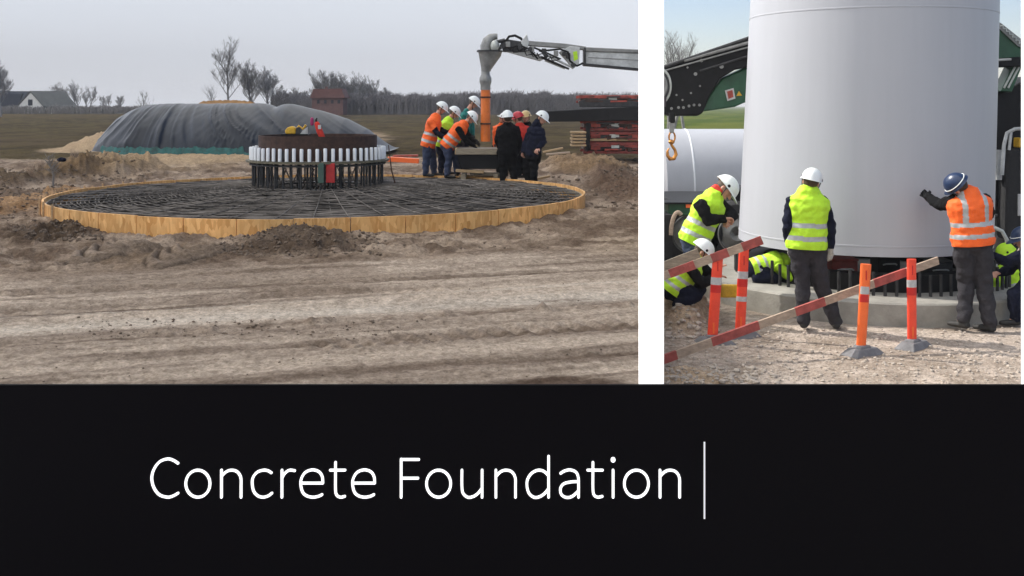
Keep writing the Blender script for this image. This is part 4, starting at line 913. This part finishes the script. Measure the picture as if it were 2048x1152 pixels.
for (x0, x1, y0, y1) in ((56, 65, 199, 211), (48, 52, 214, 220), (66, 72, 215, 226), (78, 82, 214, 220)):
    MB().prism([(x0, y0), (x1, y0), (x1, y1), (x0, y1)], 239.96, .3).build('window', 'window_dark', r)
r, A, B, ze, zr = gable_house('dark-roofed farm building running off the left edge beside the white gable', 246, -60, -18, 184, 206, 224, 60, 'slate', 'brick', name='barn')
# the barn's long side faces the camera
MB().prism([(-40, 188), (46, 187), (34, 214), (-40, 214)], 244, .4).build('roof', 'slate', r)
MB().prism([(-40, 214), (40, 214), (40, 226), (-40, 226)], 244.3, .4).build('wall', mat('purple_brick', (.16, .13, .14), .9), r)
r = empty('brick_house', P(655, 222, 203), 'faded red brick house with tiled roof behind the covered heap', 'house')
MB().prism([(624, 194), (686, 194), (686, 232), (624, 232)], 198, 5).build('wall', 'brick', r)
MB().prism([(620, 196), (626, 178), (682, 177), (690, 196)], 197.5, 6).build('roof', 'brick_roof', r)
MB().prism([(650, 180), (650, 173), (655, 173), (655, 180)], 200, .8).build('chimney', 'brick', r)
for x in (634, 648, 662, 675): MB().prism([(x, 200), (x + 5, 200), (x + 5, 207), (x, 207)], 197.9, .3).build('window', 'window_dark', r)
# dead weed by the left rim
def weed():
    x, y = GL(105, 378); z = gz(x, y); rnd = random.Random(5); D = y
    r = empty('dead_sapling', (x, y, z), 'dry dark sapling with a torn black rag beside the left rim of the formwork', 'plant')
    m = MB(); m.tube([(x, y, z - .1), P(107, 350, D), P(100, 330, D), P(96, 312, D)], [.022, .018, .014, .008], 6)
    m.tube([P(103, 338, D), P(112, 328, D), P(124, 318, D)], [.014, .012, .008], 5)
    m.build('stem', 'bark', r)
    t = MB()
    for i in range(46):
        f = rnd.random(); b = P(107 - 11 * f, 352 - 38 * f, D); e = Vector((rnd.uniform(-1, 1), rnd.uniform(-.6, .6), rnd.uniform(-.1, 1))) * .16
        t.tube([b, b + e * .6, b + e + Vector((0, 0, .02))], [.007, .005, .003], 4)
    t.build('twigs', 'bark', r)
    k = MB(); k.ell(P(122, 320, D), (.10, .05, .05)); blob(k, 'rag', 'navy', r, .012, .03)
    for i, (a, b_) in enumerate(((60, 372), (82, 360), (150, 350))):
        x, y = GL(a, b_); z = gz(x, y); q = MB()
        for j in range(40):
            e = Vector((rnd.uniform(-.5, .5), rnd.uniform(-.4, .4), rnd.uniform(.3, 1))) * .28; q.tube([(x + rnd.uniform(-.1, .1), y, z - .03), Vector((x, y, z)) + e], [.006, .003], 3)
        o = q.build('dry_tuft', 'plank_tan'); tagp(o, ['dry straw tuft on the soil at the far left', 'dry straw tuft just left of the dead sapling', 'dry straw tuft on the soil heap right of the dead sapling'][i], 'plant')
weed()
# ------------------------------------------------------------------ right site
def tower():
    cx, cy = TC; zb, zt = -.11, 7.0
    r = empty('tower_section', (cx, cy, zb), 'huge white steel wind tower section hanging just above the concrete foundation', 'tower')
    A = Matrix.Rotation(math.radians(-.6), 3, 'Y')
    A = Matrix(((1, 0, .038), (0, 1, 0), (0, 0, 1)))
    c = (cx - .115, cy, 0); Rb, Rt = 1.675, 1.63
    R = lambda z: Rb + (Rt - Rb) * (z - zb) / (2.4)
    prof = [(Rb - .03, zb), (Rb, zb + .006)]
    z = zb + .2
    while z < zt: prof.append((Rb - .0125 * (z - zb), z)); z += .3
    prof += [(Rb - .05 - .0125 * (zt - zb), zt)]
    inner = [(Rb - .12 - .0125 * (zt - zb), zt), (Rb - .10, zb)]
    MB().lathe(c, prof + inner, 128, True, axis=A).build('shell', 'tower', r, True)
    for (py, w, o_) in ((497, .022, .004), (13, .02, .004)):
        z = P(0, py, 12.9).z; rr_ = Rb - .0125 * (z - zb); MB().lathe(c, [(rr_ + .001, z), (rr_ + o_, z + .003), (rr_ + o_, z + w), (rr_ + .001, z + w + .003)], 128, False, axis=A).build('weld_seam', 'tower', r, True)
    MB().lathe(c, [(Rb - .10, zb - .005), (Rb - .10, zb + .05), (Rb - .3, zb + .05), (Rb - .3, zb - .005)], 96, True, axis=A).build('inner_flange', 'steel', r)
    # foundation
    f = empty('concrete_foundation', (cx, cy + .1, ZR), 'round grey concrete foundation plinth ringed with short dark anchor bolts under the white tower', 'foundation')
    c2 = (cx, cy + .1, 0); Rf = 2.34; zf = -.57
    MB().lathe(c2, [(Rf + .01, ZR - .3), (Rf, zf - .02), (Rf - .02, zf), (.01, zf + .001)], 96).build('plinth', 'concrete', f, True)
    for k in range(84):
        a = 2 * math.pi * k / 84; x, y = cx + 1.82 * math.cos(a), cy + .05 + 1.82 * math.sin(a); h = random.uniform(.26, .31)
        MB().tube([(x, y, zf - .02), (x, y, zf + h)], .021, 8).build('anchor_bolt', 'dark_steel', f)
    MB().lathe(c2, [(1.62, zf), (1.62, zf + .22), (1.42, zf + .22), (1.42, zf)], 96, True).build('bearing_ring', 'black_paint', f)
    # gear seen under the rim
    for i, (px, D, w, h, mt, nm, lb, ct) in enumerate(((1682, 13.9, .34, .34, 'dark_red', 'hydraulic_unit', 'dark red hydraulic unit standing under the tower rim right of the standing worker', 'machine'),
                                   (1770, 14.4, .3, .33, 'black_paint', 'tool_chest', 'black tool chest under the tower rim between the two right-hand marker posts', 'chest'),
                                   (1870, 14.0, .34, .30, 'dark_steel', 'steel_jack', 'dark steel jack under the tower rim left of the orange-vested worker', 'jack'))):
        b = P(px, 0, D); o = empty(nm, (b.x, D, zf), lb, ct)
        MB().box((b.x, D, zf + h * .45), (w, .35, h * .9)).build('casing', mt, o, False, .02)
        MB().box((b.x, D, zf + h * .93), (w * 1.05, .37, h * .08)).build('lid', mt, o, False, .01)
        MB().tube([(b.x - w * .3, D - .19, zf + h * .55), (b.x - w * .2, D - .23, zf + h * .6), (b.x + w * .2, D - .23, zf + h * .6), (b.x + w * .3, D - .19, zf + h * .55)], .012, 6).build('handle', 'pale_steel', o, True)
        MB().tube([(b.x + w * .4, D - .18, zf + h * .3), (b.x + w * .7, D - .3, zf + .04), (b.x + w * 1.2, D - .25, zf + .02)], .018, 6).build('hose', 'tyre', o, True)
    # white transported section behind
    Dt = 22.0; zc, rt = .05, 1.23
    o = empty('lying_tower_section', ((1450 - CX) / F * Dt, Dt, ZR), 'white tower section lying on its side beyond the leaning worker', 'tower section')
    x0, x1 = P(1318, 0, Dt).x, P(1640, 0, Dt).x; AX = Matrix(((0, 0, 1), (0, 1, 0), (-1, 0, 0)))
    MB().lathe((x0, Dt, zc), [(.05, 0), (rt, 0), (rt, x1 - x0), (.05, x1 - x0)], 64, True, axis=AX).build('shell', 'tower', o, True)
    for px in (1368, 1500): MB().lathe((P(px, 0, Dt).x, Dt, zc), [(rt + .001, 0), (rt + .006, .004), (rt + .006, .03), (rt + .001, .034)], 64, False, axis=AX).build('weld_seam', 'white_plastic', o, True)
    for px in (1345, 1560): MB().box((P(px, 0, Dt).x, Dt, (ZR + zc - .75) / 2 - .02), (.3, 1.6, abs(ZR - zc + .80))).build('cradle', 'green_paint', o, False, .02)
tower()
def crane():
    r = empty('mobile_crane', P(1700, 500, 18.3), 'green and black mobile crane with dark folded boom behind the white tower', 'crane'); D = 17.0
    # boom head left of the tower
    MB().prism([(1312, 150), (1322, 137), (1345, 128), (1510, 70), (1510, 132), (1470, 140), (1440, 158), (1420, 192), (1406, 226), (1396, 232), (1340, 232), (1312, 222)], D, .45).build('boom_head', 'black_paint', r, False, .03)
    MB().prism([(1510, 128), (1700, 90), (1990, 50), (1990, 118), (1700, 190), (1510, 200), (1488, 206), (1470, 214), (1400, 224), (1420, 188), (1445, 156)], D + .12, .5).build('boom_base', 'green_paint', r, False, .03)
    for (a, b, w, mt) in (((1316, 138), (1512, 71), .028, 'dark_steel'), ((1368, 121), (1512, 81), .03, 'steel'), ((1330, 141), (1512, 90), .014, 'steel'), ((1400, 142), (1512, 107), .02, 'dark_steel')):
        MB().tube([P(*a, D - .04), P(*b, D - .04)], w, 8).build('boom_rail', mt, r, True)
    for (x, y, q) in ((1403, 121, 5), (1443, 133, 6), (1391, 148, 5), (1375, 135, 3), (1343, 217, 4), (1357, 215, 4), (1367, 215, 4), (1378, 212, 4), (1388, 210, 4), (1399, 210, 4), (1365, 200, 3), (1382, 186, 3), (1400, 172, 3), (1353, 190, 3)):
        MB().tube([P(x, y, D - .03), P(x, y, D + .02)], q * .72 / F * D, 12).build('bolt', 'steel', r, True)
    for k in range(3):
        pts = [P(1318 + (22 - 4 * k) * math.sin(a), 172 - (34 - 6 * k) * math.cos(a), D - .06 - .02 * k) for a in [math.pi * j / 16 for j in range(1, 14)]]
        MB().tube(pts, .03, 8).build('sheave_rim', ('pale_trim', 'dark_steel', 'steel')[k], r, True)
    MB().prism([(1316, 190), (1326, 160), (1334, 176), (1332, 214), (1318, 214)], D - .1, .1).build('sheave_plate', mat('plum', (.045, .03, .04), .5), r)
    sg = MB().prism([(1450, 181), (1467, 176), (1471, 197), (1455, 202)], D + .1, .012).build('warning_sign', 'reflector', r)
    MB().prism([(1454, 183), (1465, 180), (1467, 194), (1457, 198)], D + .094, .004).build('warning_symbol', 'red_paint', sg)
    MB().prism([(1473, 192), (1478, 182), (1484, 191)], D + .1, .012).build('warning_triangle', 'yellow_paint', r)
    # hook
    Dh = 16.3
    h = empty('crane_hook', P(1343, 320, Dh), 'golden hook hanging on a chain link from the black boom at left', 'hook')
    MB().tube([P(1344, 226, Dh), P(1344, 246, Dh)], .05, 10).build('swivel', 'black_paint', h, True)
    MB().prism([(1338, 244), (1350, 244), (1348, 266), (1340, 266)], Dh - .04, .08).build('shackle', 'steel', h, False, .01)
    MB().tube([P(1344 + 6 * math.sin(a), 274 - 10 * math.cos(a), Dh) for a in [2 * math.pi * j / 20 for j in range(21)]], .014, 8, cap=None).build('link', 'brass', h, True)
    hk = [P(1343, 282, Dh), P(1343, 290, Dh), P(1350, 300, Dh), P(1352, 309, Dh), P(1348, 317, Dh), P(1340, 318, Dh), P(1335, 311, Dh), P(1335, 302, Dh), P(1338, 297, Dh)]
    MB().tube(hk, [.025, .022, .024, .028, .032, .032, .026, .018, .010], 10, cap='round').build('hook', 'brass', h, True)
    MB().ell(P(1343, 284, Dh), (.05, .04, .035)).build('eye_boss', 'brass', h, True)
    # right-hand side
    MB().prism([(1985, 40), (2000, 44), (2046, 86), (2066, 100), (2066, 118), (1985, 122)], D - .1, .4).build('boom_plate', 'green_paint', r, False, .02)
    m = MB(); m.prism([(1996, 45), (2002, 46), (2050, 84), (2050, 98), (2036, 92), (1998, 56)], D - .14, .04); m.build('chequer_strip', 'steel', r)
    for k in range(7):
        x = 2001 + 6.5 * k; MB().tube([P(x, 52 + 5.6 * k, D - .16), P(x + 5, 51 + 6.0 * k, D - .16), P(x + 5, 57 + 6.2 * k, D - .16)], .010, 5).build('chequer_stud', 'pale_trim', r)
    MB().prism([(1985, 117), (2066, 112), (2066, 132), (1985, 135)], D - .2, .35).build('ram', 'black_paint', r, False, .02)
    MB().tube([P(1992, 120.5, D - .25), P(2022, 119, D - .25)], .018, 8).build('ram_rod', 'pale_steel', r, True)
    MB().prism([(2002, 182), (2026, 130), (2046, 128), (2024, 184)], D - .1, .3).build('strut', 'green_paint', r, False, .01)
    for k in (0, 8): MB().tube([P(2008 + k, 176, D - .12), P(2030 + k, 134, D - .12)], .018, 8).build('strut_stripe', 'pale_trim', r, True)
    MB().prism([(1985, 196), (2000, 182), (2030, 172), (2066, 150), (2066, 420), (1985, 420)], D + .1, 1.2).build('engine_house', 'black_paint', r, False, .05)
    MB().prism([(1930, 240), (2000, 240), (2000, 440), (1930, 440)], D + .2, 1.0).build('engine_side', 'black_paint', r, False, .05)
    MB().tube([P(2004, 350, D - .2), P(2008, 290, D - .2), P(2014, 266, D - .2), (P(2030, 258, D - .2)), P(2060, 256, D - .2)], .03, 10).build('roll_bar', 'pale_steel', r, True)
    MB().tube([P(2018, 300, D - .22), P(2022, 264, D - .22)], .025, 10).build('roll_bar', 'pale_steel', r, True)
    MB().box(P(2038, 285, D - .1), (.10, .2, .16)).build('beacon_box', 'yellow_paint', r, False, .02)
    MB().prism([(2012, 300), (2066, 296), (2066, 480), (2008, 480)], D - .15, .3).build('seat_back', 'tyre', r, False, .06)
    MB().prism([(2036, 388), (2066, 388), (2066, 432), (2036, 432)], D - .17, .04).build('tail_plate', 'reflector', r, False, .01)
    MB().tube([P(1988, 455, D - .3), P(2004, 462, D - .35), P(2014, 480, D - .35), P(2018, 520, D - .3)], .03, 8).build('air_hose', 'pale_trim', r, True)
    MB().prism([(1996, 300), (2006, 300), (2004, 360), (1994, 360)], D - .1, .1).build('side_rail', 'pale_steel', r)
    # chassis and wheels
    MB().box(((P(1330, 0, 18).x + P(2070, 0, 18).x) / 2, 18.3, -.05), (P(2070, 0, 18).x - P(1330, 0, 18).x, 1.9, .5)).build('chassis', 'black_paint', r, False, .03)
    MB().box((P(1360, 0, 17).x, 17.25, P(0, 417, 17.2).z), (.36, .4, .2)).build('green_box', 'green_paint', r, False, .02)
    MB().box((P(1350, 0, 17).x, 17.2, P(0, 404, 17.2).z), (.55, .5, .03)).build('box_lid', 'black_paint', r)
    MB().box((P(1377, 0, 17).x, 16.98, P(0, 411, 17).z), (.09, .03, .07)).build('side_lamp', 'orange_pale', r)
    MB().prism([(1327, 430), (1345, 430), (1345, 560), (1318, 560)], 16.8, .8).build('mud_flap', 'tyre', r)
    MB().prism([(1462, 374), (1500, 376), (1500, 420), (1466, 420)], 17.3, .8).build('tool_locker', 'black_paint', r, False, .02)
    MB().tube([P(1356 + 14 * math.cos(a), 470 - 45 * math.sin(a), 16.75) for a in [math.pi * (.35 + .65 * j / 12) for j in range(13)]], .035, 8).build('mudguard_edge', 'plank_tan', r, True)
    for px in (1385, 1478, 1620, 1740, 1880, 1990):
        x = P(px, 0, 17).x; z = ZR + .52; yaxis = Matrix(((1, 0, 0), (0, 0, 1), (0, 1, 0)))
        w = MB().lathe((x, 17.1, z), [(.30, 0), (.47, .0), (.52, .06), (.52, .26), (.47, .32), (.30, .32)], 40, True, axis=yaxis).build('wheel', 'tyre', r, True)
        MB().lathe((x, 17.1, z), [(.04, .1), (.12, .02), (.2, .06), (.28, .1), (.31, -.012), (.33, .0), (.31, .2), (.04, .2)], 32, True, axis=yaxis).build('rim', 'steel', w, True)
    MB().prism([(1442, 556), (1475, 556), (1475, 590), (1442, 590)], 13.9, .01)
crane()
o = MB().box(P(1462, 582, 12.75), (.26, .05, .16)).build('orange_case', 'yellow_paint', None, False, .02); tagp(o, 'small orange and ochre case standing on the foundation edge between two marker posts', 'case')
o.location.z += .0
def posts():
    grp = 'orange marker posts along the gravel'
    for i, (px, pt_, pb, lean, mt, lb) in enumerate(((1425, 511, 690, 11, 'orange_plastic', 'leftmost red-orange marker post leaning right with a grey reflective band'),
                                        (1480, 499, 676, 8, 'orange_plastic', 'second red-orange marker post from the left with two grey bands, behind the long striped plank'),
                                        (1722, 528, 713, 10, 'orange_pale', 'paler orange marker post with a wide flared top'),
                                        (1824, 518, 700, -1, 'orange_plastic', 'upright red-orange marker post farthest right beside the plank end'))):
        D = F * (HC - ZR) / (pb - HZ - 4); b = P(px, 0, D); z0 = gz(b.x, D); r = empty('marker_post', (b.x, D, z0), lb, 'marker post', grp)
        top = P(px + lean, pt_, D); bot = Vector((b.x, D, z0 + .06)); H = (top - bot).length; ax = (top - bot).normalized(); hw = .058 if i < 2 else .051
        def seg(t0, t1, w0, w1, nm, m_, g=0):
            a, c = bot + ax * H * t0, bot + ax * H * t1
            MB().tube([a, c], [(w0 + g, .028 + g), (w1 + g, .026 + g)], 14, side=(1, 0, 0)).build(nm, m_, r, True)
        seg(0, 1, hw, hw * (1.12 if i == 2 else 1.0), 'blade', mt)
        b0 = .57 if i != 3 else .585
        seg(b0 + .075, b0 + .165, hw, hw, 'reflective_band', 'reflector', .0025)
        seg(b0 - .02, b0 + .07, hw, hw, 'red_sleeve', 'red_band', .002)
        if i == 1: seg(b0 - .2, b0 - .14, hw, hw, 'reflective_band', 'reflector', .0025)
        sl = bot + ax * H * .87; MB().bar(sl + Vector((0, -.0285, -.05)), sl + Vector((0, -.0285, .05)), .004, .012, up=(1, 0, 0)).build('slot', 'red_band', r)
        sl = bot + ax * H * .12; MB().bar(sl + Vector((0, -.0305, -.06)), sl + Vector((0, -.0305, .06)), .004, .016, up=(1, 0, 0)).build('slot', 'orange_pale', r)
        m = MB(); m.box((b.x + .02, D, z0 + .03), (.44, .24, .075), Matrix.Rotation(.12 + .2 * i, 3, 'Z'), taper=.62); m.box((b.x + .01, D, z0 + .078), (.17, .12, .03), Matrix.Rotation(.12 + .2 * i, 3, 'Z'), taper=.8); m.build('rubber_base', 'rubber', r, False, .01)
    def plank(a, Da, b, Db, reds, w, lb, mats=('plank_red', 'plank_tan'), thick=.025):
        A, B = P(*a, Da), P(*b, Db); r = empty('striped_plank' if reds else 'plain_plank', A, lb, 'plank')
        MB().bar(A, B, thick, w, up=(0, 0, 1)).build('board', mats[1], r)
        for r0, r1 in reds:
            f = lambda q: (P(q, 0, Da).x - A.x) / (P(b[0], 0, Da).x - A.x)
            t0, t1 = (r0 - a[0]) / (b[0] - a[0]), (r1 - a[0]) / (b[0] - a[0])
            MB().bar(A.lerp(B, t0), A.lerp(B, t1), thick + .006, w + .004, up=(0, 0, 1)).build('red_stripe', mats[0], r)
        return r
    plank((1318, 722), 10.5, (1876, 521), 11.55, [(1318, 1350), (1415, 1505), (1577, 1636), (1738, 1806)], .085, 'long slanting plank painted in red and bare stripes running behind the right marker posts')
    plank((1316, 556), 11.7, (1524, 480), 11.35, [(1340, 1391), (1425, 1458), (1486, 1524)], .09, 'short striped plank resting across the tops of the two left marker posts')
    plank((1316, 538), 12.0, (1398, 506), 11.95, [], .11, 'dark bare plank in front of the crouching worker', ('rust', 'grey_timber'))
posts()
tree('bare_tree', 'bluish bare tree right of the divider above the black crane boom', 1338, 62, 75, wid=.5, seed=70, lev=4, kids=4, matn='bark_pale', group='bare trees behind the crane', stems=2)
tree('bare_tree', 'low bare tree right of the divider behind the crane boom rails', 1368, 80, 80, wid=.5, seed=71, lev=4, kids=4, matn='bark_pale', group='bare trees behind the crane')
# ------------------------------------------------------------------ unseen translucent slab added to shade and diffuse light on the left site
def shade_slab():
    h = 60.0; off = SUN_AZ * (h / math.tan(SUN_EL)); ny, nx = 48, 40; top = []; bot = []
    for j in range(ny + 1):
        y = -60 + 500 * j / ny; xe = UB * y
        for i in range(nx + 1):
            t = (i / nx) ** .6; x = -420 + (xe + 420) * t
            w = noise.noise(Vector((x * .03, y * .03, 0))) * 2.5 * (1 if i < nx else 0)
            bot.append((x + off.x, y + off.y, h + (w if i < nx - 1 else 0))); top.append((x + off.x, y + off.y, h + .3 + (6 + w if 0 < i < nx and 0 < j < ny else 0)))
    n = nx + 1; N = len(bot); fs = []
    for j in range(ny):
        for i in range(nx):
            a = j * n + i; fs.append((a, a + n, a + n + 1, a + 1)); fs.append((N + a, N + a + 1, N + a + n + 1, N + a + n))
    for i in range(nx): fs.append((i, i + 1, N + i + 1, N + i)); a = ny * n + i; fs.append((a + 1, a, N + a, N + a + 1))
    for j in range(ny): a = j * n; fs.append((a + n, a, N + a, N + a + n)); a = j * n + nx; fs.append((a, a + n, N + a + n, N + a))
    m = bpy.data.materials.new('slab_translucent'); m.use_nodes = True; nn, l = m.node_tree.nodes, m.node_tree.links
    nn.remove(nn['Principled BSDF']); t = nn.new('ShaderNodeBsdfTranslucent'); t.inputs[0].default_value = (.93, .95, .99, 1); l.new(t.outputs[0], nn['Material Output'].inputs['Surface'])
    mb = MB(); mb.add(bot + top, fs); o = mb.build('shade_slab', m, None, True); tagp(o, 'unseen translucent slab added overhead to shade and softly light the muddy left-hand site', 'shade_slab', kind='stuff')
shade_slab()
# ------------------------------------------------------------------ haze
hm = bpy.data.materials.new('haze_air'); hm.use_nodes = True; nn = hm.node_tree.nodes; nn.remove(nn['Principled BSDF'])
pv = nn.new('ShaderNodeVolumePrincipled'); pv.inputs['Color'].default_value = (.93, .95, 1, 1); pv.inputs['Density'].default_value = .0005; pv.inputs['Anisotropy'].default_value = .0
hm.node_tree.links.new(pv.outputs[0], nn['Material Output'].inputs['Volume'])
hz = MB().box((0, 1700, 12), (9000, 3800, 28)).build('haze', hm); tagp(hz, 'thin grey haze in the air over the whole site', 'haze', kind='stuff')
# ------------------------------------------------------------------ world, sun, camera
w = bpy.data.worlds.new('World'); S.world = w; w.use_nodes = True; n, l = w.node_tree.nodes, w.node_tree.links
bg = n['Background']; sky = n.new('ShaderNodeTexSky'); sky.sky_type = 'NISHITA'; sky.sun_disc = False
sky.sun_elevation = SUN_EL; sky.sun_rotation = math.atan2(SUN_AZ.x, SUN_AZ.y); sky.dust_density = .6; sky.air_density = 1.0
bg.inputs[1].default_value = .15
tn = n.new('ShaderNodeMix'); tn.data_type = 'RGBA'; tn.blend_type = 'MULTIPLY'; tn.inputs[0].default_value = 1; tn.inputs[7].default_value = (.94, .92, 1.02, 1)
l.new(sky.outputs[0], tn.inputs[6]); l.new(tn.outputs[2], bg.inputs[0])
tc = n.new('ShaderNodeTexCoord'); sx = n.new('ShaderNodeSeparateXYZ'); l.new(tc.outputs['Generated'], sx.inputs[0])
az = n.new('ShaderNodeMath'); az.operation = 'ARCTAN2'; l.new(sx.outputs[0], az.inputs[0]); l.new(sx.outputs[1], az.inputs[1])
def mrange(src, a, b):
    q = n.new('ShaderNodeMapRange'); q.inputs[1].default_value = a; q.inputs[2].default_value = b; l.new(src, q.inputs[0]); return q.outputs[0]
def mth(op, a, b):
    q = n.new('ShaderNodeMath'); q.operation = op; l.new(a, q.inputs[0]); l.new(b, q.inputs[1]); return q.outputs[0]
A0 = math.atan(UB)
side = n.new('ShaderNodeMath'); side.operation = 'MULTIPLY_ADD'; side.inputs[1].default_value = -UB; l.new(sx.outputs[1], side.inputs[0]); l.new(sx.outputs[0], side.inputs[2])
mask = mth('MAXIMUM', mth('MAXIMUM', mrange(az.outputs[0], A0 + .007, A0 - .007), mrange(az.outputs[0], 2.6, 3.1)), mth('MULTIPLY', mrange(side.outputs[0], .25, -.1), mrange(sx.outputs[2], .2, .4)))
cl = n.new('ShaderNodeBackground'); cr = n.new('ShaderNodeValToRGB'); e = cr.color_ramp.elements
e[0].position = 0; e[0].color = (.73, .74, .79, 1); e[1].position = .12; e[1].color = (.77, .82, .90, 1); q = e.new(.5); q.color = (1, 1, 1, 1)
bst = n.new('ShaderNodeMapRange'); bst.inputs[1].default_value = .15; bst.inputs[2].default_value = .8; bst.inputs[3].default_value = 1; bst.inputs[4].default_value = 1.9; l.new(sx.outputs[2], bst.inputs[0]); l.new(bst.outputs[0], cl.inputs[1])
nz = n.new('ShaderNodeTexNoise'); nz.inputs['Scale'].default_value = 5; mpn = n.new('ShaderNodeMapping'); mpn.inputs['Scale'].default_value = (1, 1, 5)
l.new(tc.outputs['Generated'], mpn.inputs[0]); l.new(mpn.outputs[0], nz.inputs['Vector'])
ad = n.new('ShaderNodeMath'); ad.operation = 'MULTIPLY_ADD'; ad.inputs[1].default_value = .05; l.new(nz.outputs[0], ad.inputs[0])
sb = n.new('ShaderNodeMath'); sb.operation = 'SUBTRACT'; sb.inputs[1].default_value = .025; l.new(sx.outputs[2], sb.inputs[0]); l.new(sb.outputs[0], ad.inputs[2])
l.new(ad.outputs[0], cr.inputs[0]); l.new(cr.outputs[0], cl.inputs[0])
ms = n.new('ShaderNodeMixShader'); l.new(mask, ms.inputs[0]); l.new(bg.outputs[0], ms.inputs[1]); l.new(cl.outputs[0], ms.inputs[2]); l.new(ms.outputs[0], n['World Output'].inputs[0])
ld = bpy.data.lights.new('sun', 'SUN'); ld.energy = 5.0; ld.angle = math.radians(.5); ld.color = (1, .95, .88)
so = bpy.data.objects.new('sun', ld); COL.objects.link(so)
sd = Vector((SUN_AZ.x * math.cos(SUN_EL), SUN_AZ.y * math.cos(SUN_EL), math.sin(SUN_EL))); so.rotation_euler = sd.to_track_quat('Z', 'Y').to_euler()
cd = bpy.data.cameras.new('camera'); co = bpy.data.objects.new('camera', cd); COL.objects.link(co); S.camera = co
co.location = (0, 0, HC); co.rotation_euler = (math.radians(90), 0, 0); cd.lens = F / 2048 * 36; cd.sensor_width = 36; cd.shift_y = -(576 - HZ) / 2048
cd.clip_start = .1; cd.clip_end = 8000
S.view_settings.view_transform = 'Standard'; S.view_settings.look = 'None'; S.view_settings.exposure = 0; S.view_settings.gamma = 1
S.render.engine = 'CYCLES'; S.cycles.max_bounces = 8; S.cycles.diffuse_bounces = 4; S.cycles.use_denoising = True; S.cycles.volume_bounces = 0
